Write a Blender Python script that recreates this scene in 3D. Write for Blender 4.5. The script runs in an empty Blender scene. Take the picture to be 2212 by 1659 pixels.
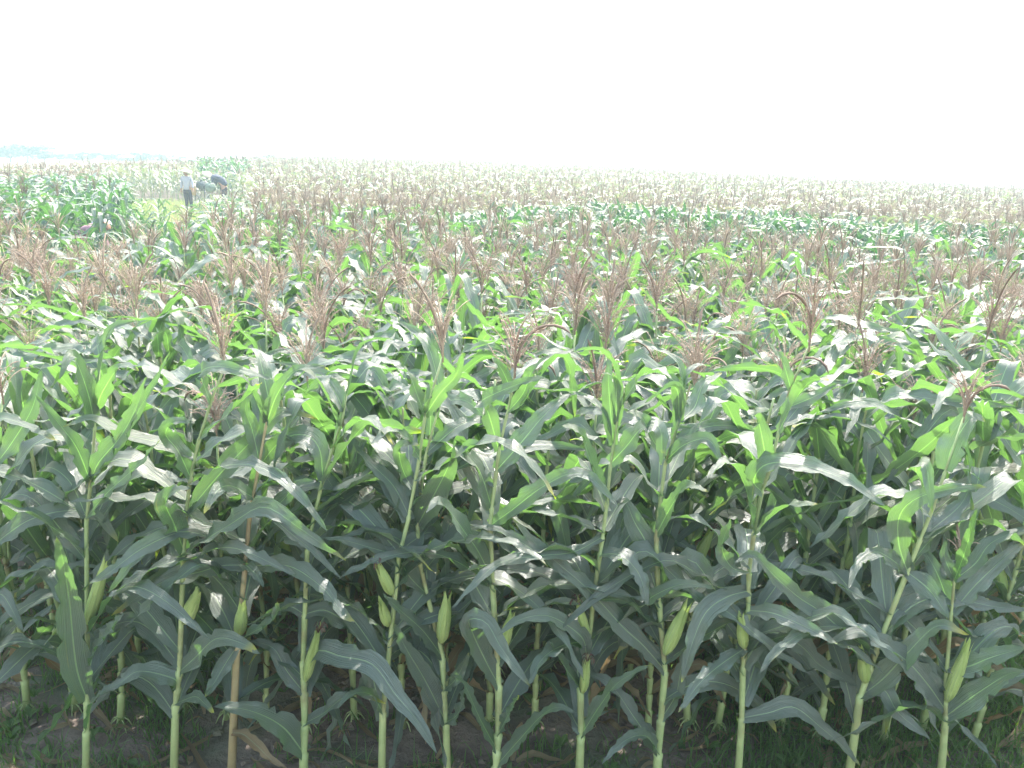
import bpy, math, random
import numpy as np
from mathutils import Vector, Matrix
R = math.radians
scene = bpy.context.scene
col = scene.collection

# ------------------------------------------------------------------ camera, sky, sun, exposure
CAM_H, PITCH, ROLL, FT = 2.3, 14.8, 1.6, 1737.0
cam_data = bpy.data.cameras.new("camera")
cam = bpy.data.objects.new("camera", cam_data); col.objects.link(cam)
cam_data.lens = 28.27; cam_data.sensor_width = 36.0
cam_data.clip_start = 0.05; cam_data.clip_end = 5000
CM = Matrix.Translation((0, 0, CAM_H)) @ Matrix.Rotation(R(90 - PITCH), 4, 'X') @ Matrix.Rotation(R(ROLL), 4, 'Z')
cam.matrix_world = CM
scene.camera = cam

SUN_EL, SUN_AZ = 50.0, 20.0           # azimuth measured from straight ahead (+Y) towards the right (+X)
world = bpy.data.worlds.new("World"); scene.world = world; world.use_nodes = True
wn = world.node_tree.nodes; wl = world.node_tree.links
sky = wn.new("ShaderNodeTexSky"); sky.sky_type = 'NISHITA'; sky.sun_disc = False
sky.sun_elevation = R(SUN_EL); sky.sun_rotation = R(SUN_AZ)
sky.air_density = 2.4; sky.dust_density = 3.5; sky.ozone_density = 1.0
bg = wn["Background"]; bg.inputs[1].default_value = 0.15
wl.new(sky.outputs[0], bg.inputs[0])
sd = bpy.data.lights.new("sun", 'SUN'); sd.energy = 2.3; sd.angle = R(0.7); sd.color = (1.0, 0.955, 0.88)
sun = bpy.data.objects.new("sun", sd); col.objects.link(sun)
sv = Vector((math.sin(R(SUN_AZ)) * math.cos(R(SUN_EL)), math.cos(R(SUN_AZ)) * math.cos(R(SUN_EL)), math.sin(R(SUN_EL))))
sun.rotation_euler = sv.to_track_quat('Z', 'Y').to_euler()
scene.view_settings.view_transform = 'Standard'; scene.view_settings.look = 'None'
scene.view_settings.exposure = 2.5; scene.view_settings.gamma = 1.0
scene.cycles.use_denoising = True
scene.cycles.max_bounces = 8; scene.cycles.diffuse_bounces = 4; scene.cycles.glossy_bounces = 2
scene.cycles.transmission_bounces = 6; scene.cycles.volume_bounces = 1
HAZE_DENSITY = 0.0036

# ------------------------------------------------------------------ small helpers
def at(px, py, Y):
    """point of the photograph (2212 wide copy) carried out to the upright plane y = Y"""
    d = CM.to_3x3() @ Vector(((px - 1106) / FT, -(py - 829.5) / FT, -1))
    t = Y / d.y
    return Vector((0, 0, CAM_H)) + d * t

def smooth(a, b, x):
    t = min(1, max(0, (x - a) / (b - a))); return t * t * (3 - 2 * t)

PX = np.array([-200, -42, -33, -27, -20, -8, 0, 12, 27, 40, 52, 90, 200.])
PZ = np.array([0, 0, 0.15, .75, 1.40, 1.45, 1.38, 1.18, .85, .62, .45, .1, 0])
def ground_z(x, y):
    x = np.asarray(x, float); y = np.asarray(y, float)
    t = np.clip((y - 14) / 62, 0, 1); s = t * t * (3 - 2 * t)
    u = np.clip((y - 88) / 40, 0, 1); s = s * (1 - u * u * (3 - 2 * u))
    w = np.clip((y - 62) / 70, 0, 1); w = w * w * (3 - 2 * w)
    return np.interp(x, PX, PZ) * s + 1.75 * w

def tag(o, label=None, cat=None, group=None, kind=None):
    if label: o['label'] = label
    if cat: o['category'] = cat
    if group: o['group'] = group
    if kind: o['kind'] = kind
    return o
def empty(name, loc, rz=0.0):
    o = bpy.data.objects.new(name, None); col.objects.link(o)
    o.empty_display_size = 0.1; o.location = loc; o.rotation_euler = (0, 0, rz); return o

class MB:
    """collects quad / triangle geometry with uv, rnd and tone"""
    def __init__(s): s.v = []; s.f = []; s.uv = []; s.rnd = []; s.tone = []; s.mi = []; s.n = 0
    def add(s, v, f, uv=None, rnd=0.5, tone=0.0, mi=0):
        v = np.asarray(v, float).reshape(-1, 3); f = np.asarray(f, int).reshape(-1, 4)
        s.v.append(v); s.f.append(f + s.n)
        s.uv.append(np.asarray(uv, float).reshape(-1, 2) if uv is not None else np.zeros((len(v), 2)))
        s.rnd.append(np.full(len(v), rnd) if np.isscalar(rnd) else rnd)
        s.tone.append(np.full(len(v), tone) if np.isscalar(tone) else tone)
        s.mi.append(np.full(len(f), mi)); s.n += len(v)
    def arrays(s):
        return [np.concatenate(a) for a in (s.v, s.f, s.uv, s.rnd, s.tone, s.mi)]
    def mesh(s, name, mats, smooth_shade=True):
        V, F, UV, RN, TO, MI = s.arrays()
        return build_mesh(name, V, F, UV, RN, TO, MI, mats, smooth_shade)
    def build(s, name, mats, parent=None, smooth_shade=True):
        if not isinstance(mats, (list, tuple)): mats = [mats]
        o = bpy.data.objects.new(name, s.mesh(name, mats, smooth_shade)); col.objects.link(o); o.parent = parent
        return o

def build_mesh(name, V, F, UV, RN, TO, MI, mats, smooth_shade=True):
    tri = F[:, 3] == F[:, 2]
    me = bpy.data.meshes.new(name)
    cnt = np.where(tri, 3, 4); starts = np.concatenate([[0], np.cumsum(cnt)[:-1]])
    mask = np.ones(F.shape, bool); mask[tri, 3] = False
    loops = F[mask]
    me.vertices.add(len(V)); me.vertices.foreach_set("co", V.astype(np.float32).ravel())
    me.loops.add(len(loops)); me.loops.foreach_set("vertex_index", loops.astype(np.int32))
    me.polygons.add(len(F)); me.polygons.foreach_set("loop_start", starts.astype(np.int32))
    me.polygons.foreach_set("material_index", MI.astype(np.int32))
    me.polygons.foreach_set("use_smooth", np.full(len(F), smooth_shade, bool))
    uvl = me.uv_layers.new(name="UVMap"); uvl.data.foreach_set("uv", UV[loops].astype(np.float32).ravel())
    a = me.attributes.new("rnd", 'FLOAT', 'POINT'); a.data.foreach_set("value", RN.astype(np.float32))
    a = me.attributes.new("tone", 'FLOAT', 'POINT'); a.data.foreach_set("value", TO.astype(np.float32))
    for m in mats: me.materials.append(m)
    me.update(calc_edges=True); me.validate()
    return me

def norm(a): return a / np.maximum(np.linalg.norm(a, axis=-1, keepdims=True), 1e-9)

def catmull(P, n):
    P = np.asarray(P, float)
    d = np.concatenate([[0], np.cumsum(np.linalg.norm(np.diff(P, axis=0), axis=1))])
    if len(P) == 2: return P[0] + (P[1] - P[0]) * np.linspace(0, 1, n)[:, None]
    E = np.vstack([2 * P[0] - P[1], P, 2 * P[-1] - P[-2]]); out = []
    for s in np.linspace(0, d[-1], n):
        i = min(len(P) - 2, max(0, np.searchsorted(d, s) - 1)); t = (s - d[i]) / max(1e-9, d[i + 1] - d[i])
        a, b, c, e = E[i], E[i + 1], E[i + 2], E[i + 3]
        out.append(0.5 * ((2 * b) + (-a + c) * t + (2 * a - 5 * b + 4 * c - e) * t * t + (-a + 3 * b - 3 * c + e) * t ** 3))
    return np.array(out)

def tube(mb, P, rad, sides=6, rnd=0.5, tone=0.0, mi=0, cap=True):
    P = np.asarray(P, float); n = len(P); rad = np.broadcast_to(np.asarray(rad, float), (n,))
    T = norm(np.gradient(P, axis=0)); ref = np.array([0.13, 1, 0.07]) if abs(T[0][1]) < .9 else np.array([1, .1, 0])
    A = norm(np.cross(T, ref)); B = np.cross(T, A)
    ang = np.arange(sides) * 2 * math.pi / sides
    V = P[:, None] + rad[:, None, None] * (A[:, None] * np.cos(ang)[None, :, None] + B[:, None] * np.sin(ang)[None, :, None])
    idx = np.arange(n * sides).reshape(n, sides)
    a = idx[:-1]; b = idx[1:]
    F = np.stack([a, np.roll(a, -1, 1), np.roll(b, -1, 1), b], -1).reshape(-1, 4)
    L = np.concatenate([[0], np.cumsum(np.linalg.norm(np.diff(P, axis=0), axis=1))])
    UV = np.stack([np.broadcast_to(ang / 6.283, (n, sides)), np.broadcast_to(L[:, None], (n, sides))], -1)
    V = V.reshape(-1, 3); UV = UV.reshape(-1, 2)
    if cap:
        V = np.vstack([V, P[0], P[-1]]); UV = np.vstack([UV, [0, 0], [0, L[-1]]]); k = n * sides
        e0 = np.stack([np.full(sides, k), np.roll(idx[0], -1), idx[0], idx[0]], -1)
        e1 = np.stack([np.full(sides, k + 1), idx[-1], np.roll(idx[-1], -1), np.roll(idx[-1], -1)], -1)
        F = np.vstack([F, e0, e1])
    mb.add(V, F, UV, rnd, tone, mi)

def lathe(mb, P, rad, sides=12, squash=1.0, **k): tube(mb, P, rad, sides, **k)

def box(mb, c, s, rz=0, bev=0.0, **k):
    c = np.asarray(c, float); h = np.asarray(s, float) / 2
    q = np.array([[x, y, z] for z in (-1, 1) for y in (-1, 1) for x in (-1, 1)]) * h
    cr, sr = math.cos(rz), math.sin(rz); q = np.stack([q[:, 0] * cr - q[:, 1] * sr, q[:, 0] * sr + q[:, 1] * cr, q[:, 2]], -1) + c
    mb.add(q, [[0, 2, 3, 1], [4, 5, 7, 6], [0, 1, 5, 4], [2, 6, 7, 3], [0, 4, 6, 2], [1, 3, 7, 5]], **k)

# ------------------------------------------------------------------ materials
def mat(name):
    m = bpy.data.materials.new(name); m.use_nodes = True; nt = m.node_tree
    return m, nt, nt.nodes, nt.links, nt.nodes["Principled BSDF"], nt.nodes["Material Output"]
def N(nt, t, **k):
    n = nt.nodes.new(t)
    for a, b in k.items(): setattr(n, a, b)
    return n
def mathn(nt, op, a, b=None, clamp=False):
    n = nt.nodes.new("ShaderNodeMath"); n.operation = op; n.use_clamp = clamp
    for i, x in enumerate((a, b)):
        if x is None: continue
        if isinstance(x, (int, float)): n.inputs[i].default_value = x
        else: nt.links.new(x, n.inputs[i])
    return n.outputs[0]
def mixc(nt, f, a, b):
    n = nt.nodes.new("ShaderNodeMix"); n.data_type = 'RGBA'
    for s, x in ((n.inputs[0], f), (n.inputs[6], a), (n.inputs[7], b)):
        if isinstance(x, (int, float)): s.default_value = x
        elif isinstance(x, tuple): s.default_value = (*x, 1) if len(x) == 3 else x
        else: nt.links.new(x, s)
    return n.outputs[2]

def leaf_material(name, dark, light, trans, dry=False, trans_mix=0.42, rough=0.42, spec=0.6):
    m, nt, nd, lk, bs, out = mat(name)
    uv = N(nt, "ShaderNodeUVMap"); sep = N(nt, "ShaderNodeSeparateXYZ"); lk.new(uv.outputs[0], sep.inputs[0])
    U, V = sep.outputs[0], sep.outputs[1]
    ar = N(nt, "ShaderNodeAttribute", attribute_name="rnd"); at_ = N(nt, "ShaderNodeAttribute", attribute_name="tone")
    oi = N(nt, "ShaderNodeObjectInfo")
    rr = mathn(nt, 'FRACT', mathn(nt, 'ADD', ar.outputs['Fac'], oi.outputs['Random']))
    geo = N(nt, "ShaderNodeNewGeometry")
    nz = N(nt, "ShaderNodeTexNoise"); nz.inputs['Scale'].default_value = 7.0; nz.inputs['Detail'].default_value = 4
    lk.new(geo.outputs['Position'], nz.inputs['Vector'])
    f = mathn(nt, 'ADD', mathn(nt, 'MULTIPLY', rr, 0.65), mathn(nt, 'MULTIPLY', nz.outputs[0], 0.35))
    c = mixc(nt, f, dark, light)
    tone = at_.outputs['Fac']
    c = mixc(nt, mathn(nt, 'MAXIMUM', tone, 0.0), c, (0.030, 0.070, 0.045))
    c = mixc(nt, mathn(nt, 'MAXIMUM', mathn(nt, 'MULTIPLY', tone, -1.0), 0.0), c, (0.21, 0.195, 0.14))
    # parallel veins and midrib
    d = mathn(nt, 'ABSOLUTE', mathn(nt, 'SUBTRACT', U, 0.5))
    vein = mathn(nt, 'SINE', mathn(nt, 'MULTIPLY', U, 110.0))
    vein = mathn(nt, 'MULTIPLY', mathn(nt, 'ADD', vein, 1.0), 0.5)
    c = mixc(nt, mathn(nt, 'MULTIPLY', vein, 0.2), c, (0.19, 0.25, 0.15))
    rib = mathn(nt, 'MULTIPLY', mathn(nt, 'LESS_THAN', d, mathn(nt, 'MULTIPLY', mathn(nt, 'SUBTRACT', 1.1, V), 0.030)), 0.6)
    c = mixc(nt, rib, c, (0.34, 0.42, 0.27))
    # yellowed tips on some of the leaves, rust streaks along the blade
    if not dry:
        tip = mathn(nt, 'SUBTRACT', mathn(nt, 'ADD', V, mathn(nt, 'MULTIPLY', rr, 0.36)), 1.20)
        tip = mathn(nt, 'MULTIPLY', tip, 9.0, True)
        tip = mathn(nt, 'MULTIPLY', tip, mathn(nt, 'GREATER_THAN', nz.outputs[0], 0.42))
        c = mixc(nt, tip, c, (0.42, 0.36, 0.07))
        n2 = N(nt, "ShaderNodeTexNoise"); n2.inputs['Scale'].default_value = 1.0; n2.inputs['Detail'].default_value = 5
        mp = N(nt, "ShaderNodeCombineXYZ"); lk.new(mathn(nt, 'MULTIPLY', U, 16.0), mp.inputs[0]); lk.new(mathn(nt, 'MULTIPLY', V, 3.2), mp.inputs[1])
        lk.new(mathn(nt, 'MULTIPLY', rr, 40.0), mp.inputs[2]); lk.new(mp.outputs[0], n2.inputs['Vector'])
        sp = mathn(nt, 'MULTIPLY', mathn(nt, 'SUBTRACT', n2.outputs[0], 0.685), 14.0, True)
        c = mixc(nt, mathn(nt, 'MULTIPLY', sp, 0.8), c, (0.30, 0.22, 0.08))
        # pale dust lying on the blades
        n3 = N(nt, "ShaderNodeTexNoise"); n3.inputs['Scale'].default_value = 2.4; n3.inputs['Detail'].default_value = 6
        lk.new(geo.outputs['Position'], n3.inputs['Vector'])
        du = mathn(nt, 'MULTIPLY', mathn(nt, 'SUBTRACT', n3.outputs[0], 0.44), 1.5, True)
        c = mixc(nt, mathn(nt, 'MULTIPLY', du, 0.38), c, (0.19, 0.20, 0.18))
    lk.new(c, bs.inputs['Base Color']); bs.inputs['Roughness'].default_value = rough
    bs.inputs['Specular IOR Level'].default_value = spec
    bp = N(nt, "ShaderNodeBump"); bp.inputs['Strength'].default_value = 0.75; bp.inputs['Distance'].default_value = 0.004
    n4 = N(nt, "ShaderNodeTexNoise"); n4.inputs['Scale'].default_value = 1.0; n4.inputs['Detail'].default_value = 4
    m4 = N(nt, "ShaderNodeCombineXYZ"); lk.new(mathn(nt, 'MULTIPLY', U, 26.0), m4.inputs[0]); lk.new(mathn(nt, 'MULTIPLY', V, 3.5), m4.inputs[1])
    lk.new(mathn(nt, 'MULTIPLY', rr, 31.0), m4.inputs[2]); lk.new(m4.outputs[0], n4.inputs['Vector'])
    hb = mathn(nt, 'ADD', mathn(nt, 'ADD', mathn(nt, 'MULTIPLY', vein, 0.25), mathn(nt, 'MULTIPLY', nz.outputs[0], 1.0)), mathn(nt, 'MULTIPLY', n4.outputs[0], 2.2))
    lk.new(hb, bp.inputs['Height']); lk.new(bp.outputs[0], bs.inputs['Normal'])
    tr = N(nt, "ShaderNodeBsdfTranslucent")
    tc = N(nt, "ShaderNodeMix"); tc.data_type = 'RGBA'; tc.blend_type = 'MULTIPLY'; tc.inputs[0].default_value = 1.0
    tm = mixc(nt, mathn(nt, 'MAXIMUM', tone, 0.0), trans, tuple(a * b for a, b in zip(trans, (.55, .62, 1.1))))
    tm = mixc(nt, mathn(nt, 'MAXIMUM', mathn(nt, 'MULTIPLY', tone, -1.0), 0.0), tm, (1.25, 1.2, .95))
    lk.new(c, tc.inputs[6]); lk.new(tm, tc.inputs[7])
    lk.new(tc.outputs[2], tr.inputs[0])
    ms = N(nt, "ShaderNodeMixShader"); ms.inputs[0].default_value = trans_mix
    lk.new(bs.outputs[0], ms.inputs[1]); lk.new(tr.outputs[0], ms.inputs[2]); lk.new(ms.outputs[0], out.inputs[0])
    return m

M = {}
M['leaf'] = leaf_material("maize_leaf", (0.090, 0.107, 0.110), (0.134, 0.154, 0.142), (1.10, 2.05, 0.42), trans_mix=0.35, rough=0.38, spec=1.0)
M['dry'] = leaf_material("dry_leaf", (0.24, 0.17, 0.11), (0.40, 0.31, 0.21), (1.2, 1.0, 0.7), dry=True, rough=0.7, spec=0.2)
M['husk'] = leaf_material("ear_husk", (0.42, 0.55, 0.18), (0.58, 0.67, 0.28), (1.2, 1.3, .6), dry=True, trans_mix=0.2, rough=0.5, spec=0.35)

def noisy(name, c1, c2, scale=8, rough=0.8, bump=0.3, dist=0.02, detail=6, coord='obj', c3=None, randmix=0.0, darktone=None):
    m, nt, nd, lk, bs, out = mat(name)
    src = N(nt, "ShaderNodeNewGeometry").outputs['Position'] if coord == 'world' else N(nt, "ShaderNodeTexCoord").outputs['Object']
    nz = N(nt, "ShaderNodeTexNoise"); nz.inputs['Scale'].default_value = scale; nz.inputs['Detail'].default_value = detail
    nz.inputs['Roughness'].default_value = 0.65; lk.new(src, nz.inputs['Vector'])
    f = mathn(nt, 'MULTIPLY', mathn(nt, 'SUBTRACT', nz.outputs[0], 0.3), 2.4, True)
    if randmix:
        ar = N(nt, "ShaderNodeAttribute", attribute_name="rnd"); oi = N(nt, "ShaderNodeObjectInfo")
        rr = mathn(nt, 'FRACT', mathn(nt, 'ADD', ar.outputs['Fac'], oi.outputs['Random']))
        f = mathn(nt, 'ADD', mathn(nt, 'MULTIPLY', f, 1 - randmix), mathn(nt, 'MULTIPLY', rr, randmix))
    c = mixc(nt, f, c1, c2)
    if c3:
        n2 = N(nt, "ShaderNodeTexNoise"); n2.inputs['Scale'].default_value = scale * 0.23; n2.inputs['Detail'].default_value = 4
        lk.new(src, n2.inputs['Vector'])
        c = mixc(nt, mathn(nt, 'MULTIPLY', mathn(nt, 'SUBTRACT', n2.outputs[0], 0.5), 6.0, True), c, c3)
    if darktone:
        td = N(nt, "ShaderNodeAttribute", attribute_name="tone")
        c = mixc(nt, mathn(nt, 'MAXIMUM', td.outputs['Fac'], 0.0), c, darktone)
    lk.new(c, bs.inputs['Base Color']); bs.inputs['Roughness'].default_value = rough
    bs.inputs['Specular IOR Level'].default_value = 0.3
    bp = N(nt, "ShaderNodeBump"); bp.inputs['Strength'].default_value = bump; bp.inputs['Distance'].default_value = dist
    lk.new(nz.outputs[0], bp.inputs['Height']); lk.new(bp.outputs[0], bs.inputs['Normal'])
    return m
M['stalk'] = noisy("maize_stalk", (0.21, 0.27, 0.12), (0.38, 0.42, 0.21), 22, 0.45, 0.3, 0.004, c3=(0.17, 0.13, 0.07), randmix=0.4)
M['stalk_dry'] = noisy("weathered_stalk", (0.26, 0.20, 0.12), (0.42, 0.35, 0.20), 14, 0.6, 0.3, 0.004, c3=(0.2, 0.13, 0.1), randmix=0.4)
M['tassel'] = noisy("tassel", (0.25, 0.165, 0.14), (0.47, 0.37, 0.28), 30, 0.85, 0.2, 0.003, randmix=0.6, darktone=(0.12, 0.075, 0.055))
M['silk'] = noisy("dry_silk", (0.06, 0.03, 0.025), (0.14, 0.07, 0.05), 60, 0.7, 0.3, 0.003)
M['soil'] = noisy("soil", (0.12, 0.09, 0.078), (0.25, 0.195, 0.165), 9, 0.95, 0.9, 0.05, 10, 'world', c3=(0.12, 0.14, 0.09))
M['far'] = noisy("far_field", (0.30, 0.27, 0.19), (0.42, 0.38, 0.28), 0.12, 0.95, 0.3, 0.1, 8, 'world', c3=(0.24, 0.26, 0.15))
M['grassy'] = noisy("grass_plot", (0.22, 0.25, 0.10), (0.34, 0.35, 0.17), 1.2, 0.9, 0.5, 0.1, 8, 'world')
M['grass'] = leaf_material("grass_blade", (0.055, 0.12, 0.035), (0.12, 0.19, 0.06), (1.6, 2.0, 0.7), rough=0.5, spec=0.4)
M['ygrass'] = leaf_material("bright_grass_blade", (0.20, 0.24, 0.10), (0.32, 0.34, 0.17), (1.1, 1.15, 0.7), dry=True, rough=0.6, spec=0.3)
M['crown'] = noisy("tree_crown", (0.035, 0.06, 0.025), (0.08, 0.11, 0.045), 0.6, 0.8, 0.2, 0.1)
M['bark'] = noisy("bark", (0.10, 0.075, 0.05), (0.2, 0.16, 0.12), 3, 0.9)
M['straw'] = noisy("straw_hat", (0.42, 0.37, 0.26), (0.55, 0.49, 0.36), 40, 0.7, 0.2, .004)
M['lilac'] = noisy("lilac_shirt", (0.27, 0.25, 0.31), (0.36, 0.34, 0.40), 5, 0.85, .4, .03)
M['trouser'] = noisy("dark_trousers", (0.035, 0.025, 0.032), (0.065, 0.045, 0.055), 6, 0.9, .3, .02)
M['slate'] = noisy("slate_jacket", (0.035, 0.04, 0.065), (0.07, 0.075, 0.11), 5, 0.85, .4, .03)
M['white_cloth'] = noisy("pale_cloth", (0.5, 0.5, 0.55), (0.72, 0.72, 0.75), 8, 0.85, .3, .02, c3=(0.14, 0.14, 0.2))
M['pink'] = noisy("pink_shirt", (0.26, 0.13, 0.16), (0.38, 0.22, 0.25), 16, 0.85, .3, .02)
M['skin'] = noisy("skin", (0.30, 0.16, 0.11), (0.38, 0.21, 0.15), 10, 0.6, .1, .01)
M['metal'] = noisy("bike_metal", (0.10, 0.10, 0.11), (0.2, 0.2, 0.2), 10, 0.45)
M['chrome'] = noisy("bright_metal", (0.6, 0.6, 0.6), (0.75, 0.75, 0.72), 10, 0.3)
M['rubber'] = noisy("rubber", (0.04, 0.035, 0.035), (0.08, 0.07, 0.065), 10, 0.9)
M['sack'] = noisy("grey_sack", (0.05, 0.055, 0.06), (0.11, 0.12, 0.12), 6, 0.85, .6, .05)
M['gsack'] = noisy("green_grey_sack", (0.10, 0.13, 0.11), (0.2, 0.23, 0.18), 6, 0.85, .6, .05)
M['basket'] = noisy("tan_basket", (0.42, 0.26, 0.15), (0.55, 0.38, 0.24), 25, 0.8, .5, .02)

# ------------------------------------------------------------------ leaf, stalk, tassel, ear shapes
UPV = np.array([0, 0, 1.0])
def strip(mb, S, Nn, W, across=5, fold=0.16, ruffle=0.010, seed=0, rnd=0.5, tone=0.0, mi=0):
    """a leaf blade: spine S, face normals Nn, half widths W; folded along the midrib, ruffled edges"""
    n = len(S); r = random.Random(seed); T = norm(np.gradient(S, axis=0))
    B = norm(np.cross(T, Nn)); Nn = np.cross(B, T)
    us = np.linspace(-1, 1, across)
    s = np.linspace(0, 1, n); L = np.sum(np.linalg.norm(np.diff(S, axis=0), axis=1))
    p1, p2 = r.uniform(0, 6.28), r.uniform(0, 6.28); k = L / r.uniform(.09, .17) * 6.28
    rows = []
    nick = 1 + 0.0 * s
    for u in us:
        ph = p1 if u < 0 else p2
        ed = abs(u) ** 1.6
        off = fold * abs(u) * W + ruffle * ed * np.sin(k * s + ph) * np.minimum(1, W / 0.02) + ruffle * .5 * ed * np.sin(2.3 * k * s + ph * 2)
        ww = W * (1 + (0.05 * np.sin(k * 1.7 * s + ph) if abs(u) > .9 else 0) * nick)
        if abs(u) > .9 and across >= 5:
            rag = np.array([r.random() for _ in range(n)]); ww = ww * (1 - .10 * rag - .35 * (rag > .93) * (s > .25))
        rows.append(S + B * (u * ww)[:, None] + Nn * off[:, None])
    V = np.stack(rows, 1); idx = np.arange(n * across).reshape(n, across)
    F = np.stack([idx[:-1, :-1], idx[:-1, 1:], idx[1:, 1:], idx[1:, :-1]], -1).reshape(-1, 4)
    UV = np.stack([np.broadcast_to((us + 1) / 2, (n, across)), np.broadcast_to(s[:, None], (n, across))], -1)
    mb.add(V, F, UV, rnd, tone, mi)

def wprof(s):
    a = np.clip(s / 0.28, 0, 1); p = 0.55 + 0.45 * a * a * (3 - 2 * a)
    b = np.clip((1 - s) / 0.62, 0, 1)
    return p * b ** 0.62 + 0.004

def leaf_curve(r, base, phi, L, th0, th1, bend, sharp, n=18, drift=None):
    s = np.linspace(0, 1, n)
    k = 1 / (1 + np.exp(-(s - bend) * sharp)); k = (k - k[0]) / (k[-1] - k[0])
    th = th0 + (th1 - th0) * k + 0.10 * np.sin(s * r.uniform(4, 9) + r.uniform(0, 6))
    ph = phi + (r.uniform(-.7, .7) if drift is None else drift) * s ** 1.5
    d = np.stack([np.sin(th) * np.cos(ph), np.sin(th) * np.sin(ph), np.cos(th)], -1)
    P = base + np.vstack([[0, 0, 0], np.cumsum((d[1:] + d[:-1]) / 2 * (L / (n - 1)), 0)])
    # adaxial normal: perpendicular to d inside the leaf's own upright plane
    Nn = np.stack([-np.cos(th) * np.cos(ph), -np.cos(th) * np.sin(ph), np.sin(th)], -1)
    tw = r.uniform(-1.5, 1.5) * s ** 1.3 + r.uniform(-.25, .25)
    B = np.cross(d, Nn)
    Nn = Nn * np.cos(tw)[:, None] + B * np.sin(tw)[:, None]
    return P, Nn

def stalk_curve(r, h, lean=0.04):
    a = r.uniform(0, 6.28); l = r.uniform(0, lean) * h
    z = np.linspace(0, h, 9); t = z / h
    return np.stack([math.cos(a) * l * t ** 1.6 + .006 * np.sin(z * 9 + a), math.sin(a) * l * t ** 1.6 + .006 * np.cos(z * 8), z], -1)

def add_stalk(mb, P, r0=0.0145, r1=0.0045, nodes=(), sides=7, rnd=0.5, tone=0.0, mi=0):
    """stalk with swollen nodes and sheaths that flare to a collar"""
    L = np.concatenate([[0], np.cumsum(np.linalg.norm(np.diff(P, axis=0), axis=1))]); H = L[-1]
    zs = [0.0]; rs = [r0 * 1.05]
    base = lambda z: r0 + (r1 - r0) * (z / H) ** 0.9
    for z in sorted(nodes):
        if z > H - 0.02: continue
        zs += [z - .022, z - .004, z + .002, z + .012]; rs += [base(z) * 1.16, base(z) * 1.30, base(z) * .86, base(z) * .88]
    zs.append(H); rs.append(r1)
    zs = np.array(zs); o = np.argsort(zs, kind='stable'); zs = zs[o]; rs = np.array(rs)[o]
    Q = np.stack([np.interp(zs, L, P[:, i]) for i in range(3)], -1)
    if sides >= 8:                                     # brace roots at the foot
        for q in range(7):
            a = q * .9 + r0 * 300; c, sn = math.cos(a), math.sin(a)
            tube(mb, [P[0] + [c * .008, sn * .008, .055], P[0] + [c * .032, sn * .032, .035], P[0] + [c * .055, sn * .055, -.01]], [.0034, .003, .002], 4, rnd, tone, mi)
    tube(mb, Q, rs, sides, rnd, tone, mi)

def add_tassel(mb, top, r, h=0.30, nb=12, hook=0.6, detail=2, rnd=None, tone=0.0, mi=0, axis=None, thick=1.0):
    """central spike (often hooked over) and a spray of thin branches set with spikelets"""
    rnd = r.random() if rnd is None else rnd
    top = np.asarray(top, float); az = r.uniform(0, 6.28); n = {2: 11, 1: 6, 0: 4}[detail]
    s = np.linspace(0, 1, n)
    def limb(start, phi, th0, th1, L):
        th = th0 + (th1 - th0) * s ** 1.7
        d = np.stack([np.sin(th) * math.cos(phi), np.sin(th) * math.sin(phi), np.cos(th)], -1)
        return start + np.vstack([[0, 0, 0], np.cumsum((d[1:] + d[:-1]) / 2 * (L / (n - 1)), 0)])
    jobs = [(0.0, az, r.uniform(0, .15), r.uniform(.15, .6) + hook * r.uniform(.8, 3.6), h * r.uniform(.95, 1.35), .0040)]
    for i in range(nb):
        z = h * (0.02 + 0.40 * i / max(1, nb))
        jobs.append((z, az + i * 2.4 + r.uniform(-.4, .4), r.uniform(.15, .55), r.uniform(.3, 1.7), h * r.uniform(.50, .85) * (1 - .25 * i / nb), .0013))
    for j, (z, ph, a, b, L, rad) in enumerate(jobs):
        P = limb(top + np.array([0, 0, z]), ph, a, b, L); rad *= thick * (1 if detail == 2 or j else .55)
        rr = np.full(n, rad); rr[-1] *= .4
        if detail == 2: rr[2:-1] *= (1.15 + .25 * np.sin(np.arange(n - 3) * 2.1))
        tube(mb, P, rr, 4 if detail == 2 else 3, (rnd + r.uniform(-.12, .12)) % 1, .6 if j == 0 else tone, mi, cap=False)
        if detail == 2 and j > 0:                       # spikelets hanging off each branch
            vv = []; ff = []
            m = int(L / .0050)
            for q in range(3, m):
                t = q / m; p = np.array([np.interp(t, s, P[:, k]) for k in range(3)])
                d = np.array([r.uniform(-1, 1), r.uniform(-1, 1), r.uniform(-.9, .5)]); d /= np.linalg.norm(d)
                w = np.cross(d, [r.uniform(-1, 1), r.uniform(-1, 1), r.uniform(-1, 1)]); w /= max(1e-6, np.linalg.norm(w))
                l = r.uniform(.008, .014); k = len(vv)
                vv += [p, p + d * l * .5 + w * .0012, p + d * l, p + d * l * .5 - w * .0012]; ff.append([k, k + 1, k + 2, k + 3])
            if ff: mb.add(vv, ff, None, (rnd + r.uniform(-.2, .2)) % 1, tone, mi)
    # a stretch of bare stem under the tassel
    tube(mb, [top - [0, 0, .02], top + [0, 0, .45 * h]], [.0040, .0036], 4, rnd, tone, mi)

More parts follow.
